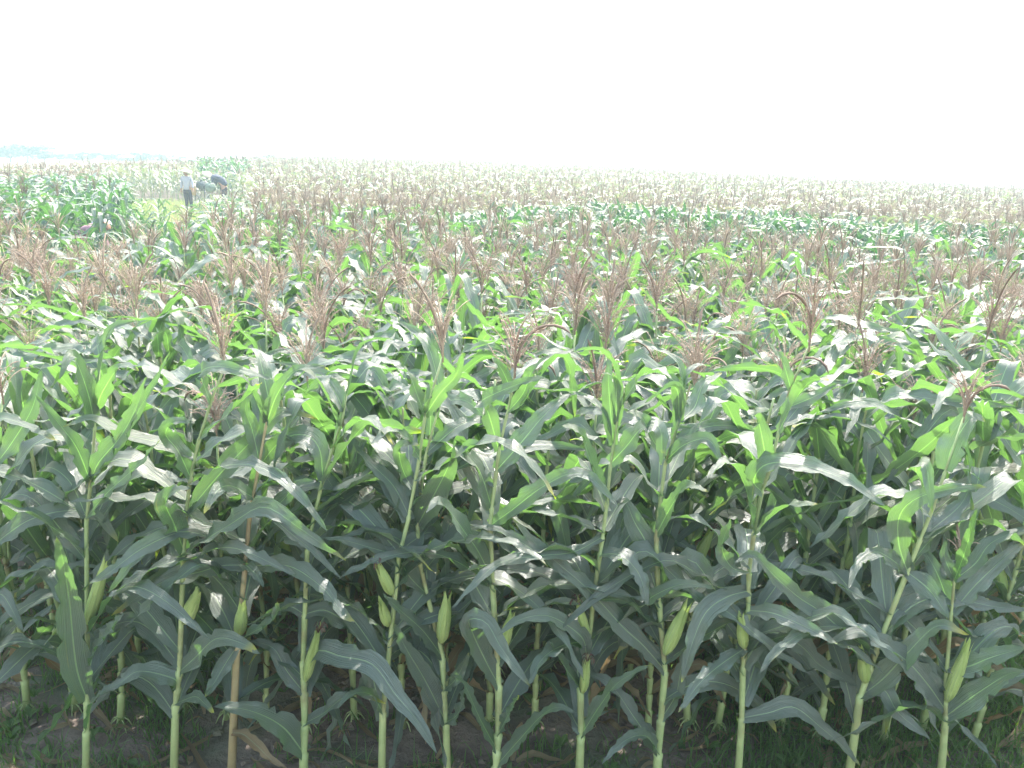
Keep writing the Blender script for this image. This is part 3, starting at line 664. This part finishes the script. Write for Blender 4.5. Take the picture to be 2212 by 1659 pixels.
        for j in range(5 if k < 12 else 3):                 # long blades thrown out along the row, most of them to the right
            z = r.uniform(.38, .80) * Ls[-1]; b = np.array([np.interp(z, Ls, Pl[:, q]) for q in range(3)])
            phi = (0 if r.random() < .62 else math.pi) + r.uniform(-.55, .55)
            A, Nn = leaf_curve(r, b, phi, r.uniform(.5, .78), r.uniform(.55, 1.0), r.uniform(1.7, 2.6), r.uniform(.3, .6), r.choice([6, 14, 40]), 21)
            A[:, 2] = np.maximum(A[:, 2], .02); lm = MB()
            strip(lm, A, Nn, r.uniform(.030, .042) * wprof(np.linspace(0, 1, 21)), 5, .25, .010, k * 177 + j, r.random()); lm.build("leaf", M['leaf'], root)
        if not th:                                      # unopened top: slim leaves still rolled round the tip
            for j in range(3):
                b = Pl[-1] - (Pl[-1] - Pl[-3]) * (.5 + .5 * j)
                A, Nn = leaf_curve(r, b, r.uniform(0, 3.1) + 3.1 * (j % 2), r.uniform(.24, .36), r.uniform(.10, .35), r.uniform(1.2, 2.3), r.uniform(.45, .7), 14, 17)
                lm = MB(); strip(lm, A, Nn, r.uniform(.018, .026) * wprof(np.linspace(0, 1, 17)), 5, .35, .004, k * 99 + j, r.random()); lm.build("leaf", M['leaf'], root)
        if th:
            tb = MB(); add_tassel(tb, Pl[-1], r, th, 19 if th > .2 else 11, r.choice([.2, 1]), 2); tb.build("tassel", M['tassel'], root)
front_row()

# ------------------------------------------------------------------ the rows behind, up to 300 plants of their own
ORD = ['front', 'second', 'third', 'fourth', 'fifth', 'sixth', 'seventh', 'eighth', 'ninth', 'tenth', 'eleventh', 'twelfth', 'thirteenth', 'fourteenth', 'fifteenth']
def rows():
    r = random.Random(5); protos = []
    NP = 16
    gs = [grow(100 + i, 0, tassel=(i % 2 == 0 or i > 11)) for i in range(NP)]
    made = [None] * NP; total = len(FR); Y = ROW0; row = 0
    cols = [(-9, -.52, 'at the far left'), (-.52, -.30, 'left of centre'), (-.30, -.1, 'just left of the middle'), (-.1, .1, 'in the middle'), (.1, .3, 'just right of the middle'), (.3, .52, 'right of centre'), (.52, 9, 'at the far right')]
    last = 0
    while total < 300:
        row += 1; Y += .44 if row < 5 else .50
        half = .66 * Y * 1.03 + .22; x = -half + r.uniform(0, .25)
        while x < half and total < 300:
            px, py = x + r.uniform(-.05, .05), Y + r.uniform(-.06, .06)
            x += r.uniform(.17, .24) if row < 4 else r.uniform(.20, .27)
            if in_plot(px, py) and r.random() < .6: continue
            i = r.choice([1, 3, 5, 7, 9, 11, 0, 6]) if row < 3 else r.randrange(NP) if row < 5 else r.choice([0, 2, 4, 6, 8, 10, 12, 13, 14, 15])
            sc = r.uniform(.92, 1.08) * (.87 if (py > 5 and -.58 < px / py < -.36) else 1); rz = r.uniform(-.75, .75) + (math.pi if r.random() < .5 else 0); z = float(ground_z(px, py)) - .01
            if made[i] is None:
                o = plant_from(gs[i], (px, py, z), rz); o.scale = (sc,) * 3; made[i] = o
            else: o = dup(made[i], (px, py, z), rz, sc)
            o.rotation_euler = (r.uniform(-.05, .05), r.uniform(-.04, .07), rz)
            has_t = 'tassel' in gs[i]; has_e = 'ear' in gs[i]
            a = px / py; cn = [c[2] for c in cols if c[0] <= a < c[1]][0]
            look = ('brown tasselled' if has_t else 'untasselled leafy') + ' maize plant'
            rn = ORD[row] if row < len(ORD) else 'farthest'
            extra = ' bearing an ear' if has_e and row < 4 else ''
            lab = f"{look}{extra} in {rn} row, {cn}"
            tag(o, lab, 'maize plant', f"{rn} row maize plants {cn}")
            total += 1
        last = Y
    return last
LASTY = rows()
print("last individual row at", LASTY)

# ------------------------------------------------------------------ the rest of the field: one object
def field():
    rng = np.random.RandomState(21); r = random.Random(9)
    def proto(seed, lod, tassel):
        g = grow(seed, lod, tassel); mb = MB()
        for m, _ in g['leaves']:
            V, F, UV, RN, TO, MI = m.arrays(); mb.add(V, F, UV, RN, TO, 0)
        V, F, UV, RN, TO, MI = g['stalk'].arrays(); mb.add(V, F, UV, RN, TO, 1)
        if 'tassel' in g: V, F, UV, RN, TO, MI = g['tassel'].arrays(); mb.add(V, F, UV, RN, TO, 2)
        return mb.arrays()
    pr = {(l, t): [proto(500 + 40 * l + 20 * t + i, l, bool(t)) for i in range(8)] for l in (1, 2) for t in (0, 1)}
    place = {k: [] for k in [(l, t, i) for l in (1, 2) for t in (0, 1) for i in range(8)]}
    Y = LASTY
    while Y < 84:
        d = .50 if Y < 24 else .56 * (1 + (Y - 24) / 70)
        sp = .24 if Y < 20 else .27 * (1 + (Y - 20) / 34)
        Y += d; half = .70 * Y + 1.2; xs = np.arange(-half, half, sp)
        for x in xs:
            px, py = x + rng.uniform(-.4, .4) * sp, Y + rng.uniform(-.12, .12) * (1 if Y < 24 else 2)
            a = px / py
            if a < -.37 and py > 44 + 26 * max(0, (a + .56)) / .19 * 0.9 and py > 50: continue   # the near field's edge on the left
            if in_plot(px, py) and not (py < 26 and rng.rand() < (.32 if py < 18 else .10)): continue
            green_end = 17.5 + 2 * math.sin(px * .4)
            if a < -.33: green_end = 27
            wob = .8 * math.sin(px * 1.3) + .7 * math.sin(px * .47 + 1)
            ta, tone, hs = 1, 0.0, 1.0
            if py < 10.3 + wob: ta = rng.rand() < .98
            elif py < green_end + wob: ta = rng.rand() < (.45 if -.33 < a < -.05 else .05); tone = (rng.uniform(.6, 1.0) if a > -.3 else rng.uniform(.3, .8)) if not (-.33 < a < -.05) else rng.uniform(0, .5); hs = 1.0
            else: ta = rng.rand() < .93; tone = -rng.uniform(0.5, 1.0); hs = .96
            if 40 < py < 52 and -.385 < a < -.325: hs = 1.13; tone = rng.uniform(.1, .8); ta = rng.rand() < .5
            if a < -.33 and 9.8 < py < 27: hs = 1.06
            lod = 1 if py < 21 else 2
            if in_plot(px, py): hs = .72
            if -.385 < a < -.32 and 13 < py < 34.5: hs = .70
            if -.56 < a < -.47 and py < 12: hs = .84
            place[(lod, int(ta), rng.randint(8))].append((px, py, float(ground_z(px, py)), rng.rand() * 6.28, hs * rng.uniform(.90, 1.09), tone, rng.rand()))
    mb_v, mb_f, mb_u, mb_r, mb_t, mb_m = [], [], [], [], [], []; off = 0
    for (l, t, i), L in place.items():
        if not L: continue
        A = np.array(L); V, F, UV, RN, TO, MI = pr[(l, t)][i]; n = len(A); k = len(V)
        c, s = np.cos(A[:, 3]) * A[:, 4], np.sin(A[:, 3]) * A[:, 4]
        X = V[None, :, 0] * c[:, None] - V[None, :, 1] * s[:, None] + A[:, 0:1]
        Yy = V[None, :, 0] * s[:, None] + V[None, :, 1] * c[:, None] + A[:, 1:2]
        Z = V[None, :, 2] * A[:, 4:5] + A[:, 2:3]
        mb_v.append(np.stack([X, Yy, Z], -1).reshape(-1, 3)); mb_f.append((F[None] + (np.arange(n) * k)[:, None, None] + off).reshape(-1, 4)); off += n * k
        mb_u.append(np.tile(UV, (n, 1))); mb_r.append(((RN[None] + A[:, 6:7]) % 1).ravel()); mb_t.append(np.where(np.tile(TO, n) > .5, .8, np.repeat(A[:, 5], k))); mb_m.append(np.tile(MI, n))
    V, F = np.concatenate(mb_v), np.concatenate(mb_f)
    print("field plants", sum(len(v) for v in place.values()), "faces", len(F))
    me = build_mesh("maize_field", V, F, np.concatenate(mb_u), np.concatenate(mb_r), np.concatenate(mb_t), np.concatenate(mb_m), [M['leaf'], M['stalk'], M['tassel']], False)
    o = bpy.data.objects.new("maize_field", me); col.objects.link(o)
    tag(o, 'maize field running back to the hazy crest in brown and green bands', 'maize field', kind='stuff')
field()

# ------------------------------------------------------------------ farm workers (skin-modifier figures)
def skin(name, chains, m, parent, sub=2):
    """chains: lists of (x,y,z,radius); points shared by coordinates join into one surface"""
    me = bpy.data.meshes.new(name); V = []; key = {}; E = []; rad = []
    for ch in chains:
        prev = None
        for (x, y, z, rr) in ch:
            k = (round(x, 4), round(y, 4), round(z, 4))
            if k not in key: key[k] = len(V); V.append((x, y, z)); rad.append(rr)
            if prev is not None and prev != key[k] and (prev, key[k]) not in E and (key[k], prev) not in E: E.append((prev, key[k]))
            prev = key[k]
    me.from_pydata(V, E, []); o = bpy.data.objects.new(name, me); col.objects.link(o); o.parent = parent
    sm = o.modifiers.new("skin", 'SKIN'); sm.use_smooth_shade = True
    for i, rr in enumerate(rad):
        me.skin_vertices[0].data[i].radius = (rr, rr) if not isinstance(rr, tuple) else rr
    me.skin_vertices[0].data[0].use_root = True
    ss = o.modifiers.new("subsurf", 'SUBSURF'); ss.levels = sub; ss.render_levels = sub
    me.materials.append(m); return o

def hand(wx, wy, wz, dx, dy, dz, side):
    """palm, four curled fingers of different lengths and a thumb, from the wrist along (dx,dy,dz)"""
    d = Vector((dx, dy, dz)).normalized(); s = d.cross(Vector((0, 1, 0.01))).normalized() * side; n = d.cross(s)
    w = Vector((wx, wy, wz)); palm = w + d * .045; ch = [[(*w, .022), (*palm, .030)]]
    for i, L in enumerate((.068, .078, .072, .056)):
        b = palm + d * .035 + s * (i - 1.5) * .019; k = b + d * L * .5 + n * .010; t = b + d * L * .8 + n * .034
        ch.append([(*palm, .030), (*b, .0095), (*k, .0085), (*t, .0075)])
    tb = w + d * .03 + s * -.028
    ch.append([(*w, .022), (*tb, .011), (*(tb + d * .03 + s * -.014), .0095), (*(tb + d * .052 + s * -.006 + n * .01), .008)])
    return ch

def conical_hat(name, c, tilt, parent=None, rad=.235, h=.17):
    mb = MB(); n = 28; rings = [(0.012, h), (rad * .35, h * .66), (rad * .7, h * .30), (rad, 0), (rad * .97, -.008), (rad * .66, h * .26), (rad * .3, h * .63), (.008, h * .96)]
    a = np.arange(n) / n * 6.283; V = np.array([[rr * math.cos(t), rr * math.sin(t), z] for rr, z in rings for t in a])
    idx = np.arange(len(rings) * n).reshape(-1, n); F = np.stack([idx[:-1], np.roll(idx[:-1], -1, 1), np.roll(idx[1:], -1, 1), idx[1:]], -1).reshape(-1, 4)
    mb.add(V, F); k = len(V); mb.add([[0, 0, h + .006]] + [list(V[i]) for i in range(n)], [[0, i + 1, (i + 1) % n + 1, (i + 1) % n + 1] for i in range(n)])
    o = mb.build(name, M['straw'], parent); o.location = c; o.rotation_euler = tilt; return o

def face(ch_parent, c, f, up=Vector((0, 0, 1)), m=None):
    pass

def head_chains(neck, head, f):
    """head with brow, jaw and nose, looking along f"""
    h = Vector(head); f = Vector(f).normalized(); nk = Vector(neck); u = (h - nk).normalized(); s = f.cross(u)
    top = h + u * .075; chin = h - u * .085 + f * .045
    return [[(*nk, .052), (*(h - u * .05), .066), (*h, .088), (*top, .070)], [(*(h - u * .05), .066), (*chin, .036)],
            [(*h, .088), (*(h + f * .098 - u * .012), .013)], [(*h, .088), (*(h + s * .090 - u * .01), .016)], [(*h, .088), (*(h - s * .090 - u * .01), .016)]]
def features(parent, head, f, u):
    h = Vector(head); f = Vector(f).normalized(); u = Vector(u).normalized(); s = f.cross(u)
    mb = MB()
    for q in (-1, 1):
        p = h + f * .080 + s * q * .032; tube(mb, [nd(p - s * .013), nd(p + f * .006), nd(p + s * .013)], [.003, .008, .003], 6)
    p = h + f * .074 - u * .062; tube(mb, [nd(p - s * .024), nd(p + f * .008), nd(p + s * .024)], [.003, .007, .003], 6)
    mb.build("facial_features", M['trouser'], parent)

def person_standing():
    p = at(408, 452, 34.0); gz = float(ground_z(p.x, 34.0))
    root = empty("person", (p.x, 34.0, gz)); tag(root, 'standing person in a conical straw hat, lilac grey shirt and dark trousers holding a bicycle', 'person')
    B = [[(0, 0, .92, .125), (0, -.01, 1.10, .12), (0, -.01, 1.28, .14), (0, 0, 1.38, .075), (0, 0, 1.43, .052)]]
    for q in (-1, 1):
        sh = (q * .17, 0, 1.34, .058)
        el = (-.235, .02, 1.08, .040) if q < 0 else (.255, -.04, 1.09, .040); wr = (-.235, -.04, .86, .026) if q < 0 else (.30, -.16, .90, .026)
        B.append([(0, -.01, 1.28, .14), sh, el, wr]); d = Vector(wr[:3]) - Vector(el[:3]); B += hand(*wr[:3], *d, q)
        st = .12 * q
        B.append([(0, 0, .92, .125), (q * .09, 0, .84, .09), (q * .095 + .02, -.03 * q, .46, .055), (q * .10 + .03, .03 * q - st * .3, .09, .035), (q * .105 + .03, -.10 - st * .3, .035, .034), (q * .105 + .03, -.17 - st * .3, .028, .025)])
    B += head_chains((0, 0, 1.43), (-.02, -.02, 1.53), (-.65, -.75, -.05))
    skin("body", B, M['skin'], root)
    features(root, (-.02, -.02, 1.53), (-.65, -.75, -.05), (0, 0, 1))
    S = [[(0, 0, .80, (.185, .14)), (0, -.01, .98, (.165, .13)), (0, -.01, 1.14, (.165, .135)), (0, -.01, 1.29, (.175, .14)), (0, 0, 1.375, .095), (0, 0, 1.41, .066)]]
    for q in (-1, 1):
        el = (-.235, .02, 1.08, .062) if q < 0 else (.255, -.04, 1.09, .062); wr = (-.236, -.03, .90, .045) if q < 0 else (.292, -.14, .93, .045)
        S.append([(0, -.01, 1.29, (.175, .14)), (q * .17, 0, 1.33, .078), el, wr])
    skin("shirt", S, M['lilac'], root)
    Tt = []
    for q in (-1, 1):
        st = .12 * q
        Tt.append([(0, 0, .93, (.155, .13)), (0, 0, .86, (.16, .13)), (q * .095, 0, .76, .105), (q * .095 + .02, -.03 * q, .46, .082), (q * .10 + .03, .03 * q - st * .3, .13, .066)])
    skin("trousers", Tt, M['trouser'], root)
    h = conical_hat("hat", (-.02, -.01, 1.555), (R(-6), R(10), 0), root, .25, .165)
person_standing()

def person_bending():
    p = at(476, 440, 35.2); gz = float(ground_z(p.x, 35.2))
    root = empty("person", (p.x, 35.2, gz)); tag(root, 'stooping person in a slate jacket with a tilted conical hat, bent over the loaded bicycle', 'person')
    root.scale = (1.12, 1.12, 1.12)
    pel = (.18, 0, .92, .13)
    B = [[pel, (.08, -.02, 1.10, .13), (-.10, -.04, 1.20, .14), (-.24, -.05, 1.22, .07), (-.29, -.05, 1.21, .052)]]
    for q in (-1, 1):
        sh = (-.14, q * .17 - .04, 1.17, .058); el = (-.20, q * .22 - .05, .92, .042); wr = (-.34, q * .16 - .08, .78, .028)
        B.append([(-.10, -.04, 1.20, .14), sh, el, wr]); d = Vector(wr[:3]) - Vector(el[:3]); B += hand(*wr[:3], *d, q)
        B.append([pel, (.19, q * .09, .84, .09), (.12, q * .12, .47, .06), (.24, q * .12, .10, .038), (.16, q * .12, .035, .034), (.08, q * .12, .028, .026)])
    hd = (-.40, -.07, 1.235); f = (-.72, -.45, -.52)
    B += head_chains((-.29, -.05, 1.21), hd, f)
    skin("body", B, M['skin'], root); features(root, hd, f, (-.5, 0, .85))
    S = [[(.20, 0, .84, (.17, .16)), (.16, 0, .98, (.17, .17)), (.06, -.02, 1.12, (.17, .17)), (-.08, -.04, 1.205, (.16, .175)), (-.20, -.05, 1.225, .10), (-.25, -.05, 1.22, .07)]]
    for q in (-1, 1):
        S.append([(-.08, -.04, 1.205, (.16, .175)), (-.14, q * .17 - .04, 1.17, .08), (-.20, q * .22 - .05, .92, .062), (-.32, q * .165 - .08, .80, .045)])
    skin("jacket", S, M['slate'], root)
    Tt = [[(.18, 0, .93, .15), (.18, 0, .88, .155), (.19, q * .09, .80, .11), (.12, q * .12, .47, .085), (.23, q * .12, .14, .065)] for q in (-1, 1)]
    skin("trousers", Tt, M['trouser'], root)
    mk = MB(); hv = Vector(hd); fv = Vector(f).normalized(); c = nd(hv + fv * .055 - Vector((-.3, 0, .95)) * .05)
    tube(mk, [c - nd(fv) * .02, c + nd(fv) * .02, c + nd(fv) * .045], [.060, .055, .02], 10); mk.build("face_mask", M['white_cloth'], root)
    conical_hat("hat", (-.385, -.05, 1.265), (R(12), R(-38), 0), root, .24, .165).rotation_euler = (R(14), R(30), 0)
person_bending()

def person_crouching():
    p = at(208, 560, 14.2); gz = float(ground_z(p.x, 14.2))
    root = empty("person", (p.x, 14.2, gz)); tag(root, 'person in a maroon pink shirt and white head cloth bending down among the tassels', 'person')
    pel = (-.26, 0, .86, .13)
    B = [[pel, (-.16, 0, 1.02, .12), (.0, -.02, 1.14, .13), (.13, -.03, 1.18, .07), (.17, -.04, 1.18, .05)]]
    for q in (-1, 1):
        sh = (.04, q * .17, 1.10, .056); el = (.10, q * .22 - .03, .86, .04); wr = (.22, q * .14 - .05, .70, .027)
        B.append([(.0, -.02, 1.14, .13), sh, el, wr]); d = Vector(wr[:3]) - Vector(el[:3]); B += hand(*wr[:3], *d, q)
        B.append([pel, (-.26, q * .09, .78, .09), (-.18, q * .12, .44, .06), (-.28, q * .12, .10, .038), (-.20, q * .12, .035, .034), (-.12, q * .12, .028, .026)])
    hd = (.26, -.06, 1.20); f = (.62, -.50, -.60)
    B += head_chains((.17, -.04, 1.18), hd, f); skin("body", B, M['skin'], root); features(root, hd, f, (.5, 0, .85))
    S = [[(-.27, 0, .80, (.16, .16)), (-.22, 0, .92, (.16, .16)), (-.12, 0, 1.05, (.155, .16)), (.0, -.02, 1.15, (.15, .165)), (.10, -.03, 1.185, .09), (.14, -.035, 1.185, .066)]]
    for q in (-1, 1): S.append([(.0, -.02, 1.15, (.15, .165)), (.04, q * .17, 1.10, .075), (.10, q * .22 - .03, .86, .058), (.20, q * .145 - .05, .73, .042)])
    skin("shirt", S, M['pink'], root)
    Tt = [[(-.26, 0, .87, .145), (-.26, 0, .82, .15), (-.26, q * .09, .74, .105), (-.18, q * .12, .44, .082), (-.27, q * .12, .14, .065)] for q in (-1, 1)]
    skin("trousers", Tt, M['trouser'], root)
    skin("head_cloth", [[(.20, .0, 1.16, .085), (.25, -.03, 1.23, .108), (.29, -.05, 1.275, .088)], [(.20, .0, 1.16, .085), (.08, .02, 1.20, (.13, .11)), (-.02, .02, 1.20, (.12, .10))]], M['white_cloth'], root)
person_crouching()

# bicycle with its load
def bicycle():
    p = at(440, 447, 34.3); gz = float(ground_z(p.x, 34.3)); rz = R(-32)
    root = empty("bicycle", (p.x, 34.3, gz), rz); tag(root, 'old bicycle with a bright handlebar, loaded with sacks beside the standing person', 'bicycle')
    a = np.linspace(0, 2 * math.pi, 33)
    for cx in (-.54, .54):
        mb = MB(); P = np.stack([cx + .32 * np.cos(a), 0 * a, .34 + .32 * np.sin(a)], -1); tube(mb, P, .019, 6, cap=False); w = mb.build("wheel", M['rubber'], root)
        mb = MB(); tube(mb, np.stack([cx + .296 * np.cos(a), 0 * a, .34 + .296 * np.sin(a)], -1), .010, 5, cap=False)
        for i in range(14):
            t = i * 6.283 / 14; tube(mb, [[cx, 0, .34], [cx + .29 * math.cos(t), 0, .34 + .29 * math.sin(t)]], .0035, 3)
        tube(mb, [[cx, -.05, .34], [cx, .05, .34]], .022, 8); mb.build("rim", M['chrome'], w)
        mb = MB(); b = np.linspace(.3, 2.7, 12); P = np.stack([cx + .36 * np.cos(b), 0 * b, .34 + .36 * np.sin(b)], -1); tube(mb, P, .020, 6); mb.build("mudguard", M['chrome'], root)
    mb = MB()
    for A, B_ in (((-.54, 0, .34), (-.38, 0, .86)), ((-.40, 0, .80), (.14, 0, .84)), ((-.42, 0, .72), (.04, 0, .32)), ((.04, 0, .32), (.16, 0, .92)), ((.04, 0, .32), (.54, 0, .34)), ((.54, 0, .34), (.14, 0, .82))):
        tube(mb, [A, B_], .019, 7)
    mb.build("frame", M['metal'], root)
    mb = MB(); tube(mb, catmull([(-.20, -.30, .99), (-.30, -.26, 1.0), (-.38, -.1, 1.02), (-.37, 0, .98), (-.38, .1, 1.02), (-.30, .26, 1.0), (-.20, .30, .99)], 18), .014, 6); tube(mb, [(-.38, 0, .84), (-.37, 0, .99)], .014, 6); mb.build("handlebar", M['chrome'], root)
    mb = MB(); tube(mb, [(.05, 0, .95), (.14, 0, .965), (.27, 0, .96)], [.025, .055, .085], 10); mb.build("saddle", M['rubber'], root)
    mb = MB(); 
    for y in (-.06, .06): tube(mb, [(.22, y, .76), (.80, y, .76)], .010, 5); tube(mb, [(.74, y, .76), (.54, y, .36)], .009, 5)
    for x in (.3, .5, .7): tube(mb, [(x, -.07, .77), (x, .07, .77)], .009, 5)
    mb.build("rear_carrier", M['metal'], root)
    mb = MB(); tube(mb, [(.04, -.12, .32), (.04, .12, .32)], .012, 6); box(mb, (.04, -.14, .32), (.10, .06, .025)); box(mb, (.04, .14, .32), (.10, .06, .025)); mb.build("pedals", M['rubber'], root)
    return p, gz, rz
bp_, bz_, brz_ = bicycle()
def bike_pt(x, y, z):
    c, s = math.cos(brz_), math.sin(brz_); return (bp_.x + x * c - y * s, 34.3 + x * s + y * c, bz_ + z)
def sack(loc, rx, ry, rzz, m, rz, label, seed):
    r = random.Random(seed); mb = MB(); nu, nv = 22, 14; V = []
    for j in range(nv + 1):
        t = j / nv * math.pi
        for i in range(nu):
            a = i / nu * 6.283; k = 1 + .07 * math.sin(3 * a + seed) * math.sin(t) + .05 * math.sin(5 * t + 2 * a)
            q = [math.copysign(abs(math.cos(a)) ** .75, math.cos(a)), math.copysign(abs(math.sin(a)) ** .75, math.sin(a))]
            V.append((rx * k * math.sin(t) ** .6 * q[0], ry * k * math.sin(t) ** .6 * q[1], rzz * (1 - math.cos(t)) + (.02 * math.sin(a * 2))))
    idx = np.arange((nv + 1) * nu).reshape(nv + 1, nu); F = np.stack([idx[:-1], np.roll(idx[:-1], -1, 1), np.roll(idx[1:], -1, 1), idx[1:]], -1).reshape(-1, 4)
    mb.add(V, F); tube(mb, [(0, 0, rzz * 2 - .01), (.01, 0, rzz * 2 + .02), (.02, 0, rzz * 2 + .07)], [.05, .03, .06], 8)
    o = mb.build("sack", m); o.location = loc; o.rotation_euler = (0, 0, rz); tag(o, label, 'sack', 'sacks loaded on the bicycle'); return o
sack(bike_pt(-.08, .02, .86), .22, .17, .17, M['sack'], brz_, 'full dark grey sack laid across the bicycle frame behind the handlebar', 2)
sack(bike_pt(.50, 0, .77), .21, .19, .19, M['gsack'], brz_, 'green grey sack on the rear carrier in front of the stooping person', 5)
def basket():
    mb = MB(); tube(mb, [(0, 0, 0), (0, 0, .02), (0, 0, .14), (0, 0, .27), (0, 0, .29)], [.10, .115, .14, .155, .16], 16, cap=False)
    tube(mb, [(0, 0, .0), (0, 0, .012)], [.10, .10], 16)
    a = np.linspace(0, 6.283, 25); tube(mb, np.stack([.16 * np.cos(a), .16 * np.sin(a), 0 * a + .29], -1), .012, 5, cap=False)
    o = mb.build("basket", M['basket']); o.location = bike_pt(-.18, -.34, .62); tag(o, 'tan woven basket hanging on the near side of the bicycle', 'basket')
    a = np.linspace(0, 3.1416, 14); hb = MB(); tube(hb, np.stack([.155 * np.cos(a), 0 * a, .29 + .10 * np.sin(a)], -1), .009, 5); hb.build("handle", M['basket'], o)
basket()

# ------------------------------------------------------------------ far trees, pale in the haze
def tree_proto(seed, h, spread):
    r = random.Random(seed); tr = MB(); P = catmull([(0, 0, 0), (r.uniform(-.2, .2), 0, h * .25), (r.uniform(-.5, .5), r.uniform(-.3, .3), h * .55)], 8)
    tube(tr, P, np.linspace(.028, .012, 8) * h, 7)
    lobes = []
    for i in range(9):
        a = r.uniform(0, 6.28); z = r.uniform(.32, .86) * h; rad = spread * math.sqrt(max(.05, 1 - ((z / h - .55) / .5) ** 2)) * r.uniform(.3, .8)
        c = np.array([math.cos(a) * rad, math.sin(a) * rad, z]); lobes.append((c, h * r.uniform(.10, .19)))
        tube(tr, catmull([P[4], (P[6] + c) / 2 + [0, 0, -.3], c], 6), np.linspace(.010, .003, 6) * h, 4)
    cr = MB(); rs = np.random.RandomState(seed)
    for c, q in lobes:
        n = 150; d = norm(rs.randn(n, 3)); p = c + d * q * (rs.rand(n, 1) ** .4) * [1.25, 1.25, .8]; u = norm(rs.randn(n, 3)); v = norm(np.cross(u, rs.randn(n, 3))); s = (.022 + .02 * rs.rand(n, 1)) * h
        V = np.stack([p - u * s, p - v * s * .7, p + u * s, p + v * s * .7], 1).reshape(-1, 3); cr.add(V, (np.arange(n)[:, None] * 4 + np.arange(4)), None, np.repeat(rs.rand(n), 4))
    return tr, cr
def trees():
    r = random.Random(3); protos = [tree_proto(i, 10, [3.4, 4.4, 2.6, 5.0][i]) for i in range(4)]; first = [None] * 4
    # photo x, top above the horizon line in photo pixels, distance
    spots = [(-15,36,105),(22,44,107),(58,50,106),(95,32,109),(128,20,111),(160,24,114),(192,28,111),(226,22,114),(256,26,117),(290,32,112),(326,30,114),(360,26,117),(396,22,120),(432,20,123),(470,18,127),
             (540,20,134),(578,34,132),(616,26,134),(655,30,136),(700,34,134),(738,28,141),(790,24,147),(850,22,154),(910,22,156),(980,26,159),(1060,34,156),(1120,24,165),(1180,26,168),(1260,30,170),(1320,22,179)]
    words = ['domed', 'broad rounded', 'narrow', 'wide low']
    for k, (x, top, Y) in enumerate(spots):
        Y = Y * 1.14
        hx = 829.5 - math.tan(R(PITCH)) * FT + (x - 1106) * math.tan(R(ROLL))
        p = at(x, hx, Y); h = top / FT * Y * .68 + .6; i = r.choice([1, 3]) if h < 5.5 else r.choice([0, 1, 2]); loc = (p.x, Y, float(ground_z(p.x, Y)) - .1); s = h / 9.6
        if first[i] is None:
            o = empty("tree", loc, r.uniform(0, 6)); protos[i][0].build("trunk", M['bark'], o); protos[i][1].build("crown", M['crown'], o, False); first[i] = o
        else: o = dup(first[i], loc, r.uniform(0, 6), s)
        o.scale = (s * 2.3, s * 2.0, s)
        where = 'at the far left' if x < 110 else 'left of the standing worker' if x < 410 else 'behind the workers' if x < 560 else 'beyond the field crest left of centre' if x < 900 else 'beyond the field crest at the middle'
        tag(o, f"{'tallest ' if k == 2 else ''}{words[i]} tree fading into pale haze {where}", 'tree', f'hazy trees {where}')
trees()

# ------------------------------------------------------------------ haze
def haze():
    m = bpy.data.materials.new("haze"); m.use_nodes = True; nt = m.node_tree
    for n in list(nt.nodes):
        if n.type != 'OUTPUT_MATERIAL': nt.nodes.remove(n)
    v = nt.nodes.new("ShaderNodeVolumePrincipled"); v.inputs['Color'].default_value = (.45, .59, .67, 1); v.inputs['Density'].default_value = HAZE_DENSITY; v.inputs['Anisotropy'].default_value = .35
    nt.links.new(v.outputs[0], [n for n in nt.nodes if n.type == 'OUTPUT_MATERIAL'][0].inputs['Volume'])
    mb = MB(); box(mb, (0, 250, 8), (2200, 1700, 18)); o = mb.build("haze", m, None, False)
    tag(o, 'pale haze lying over the whole field and hiding the horizon', 'haze', kind='stuff')
haze()
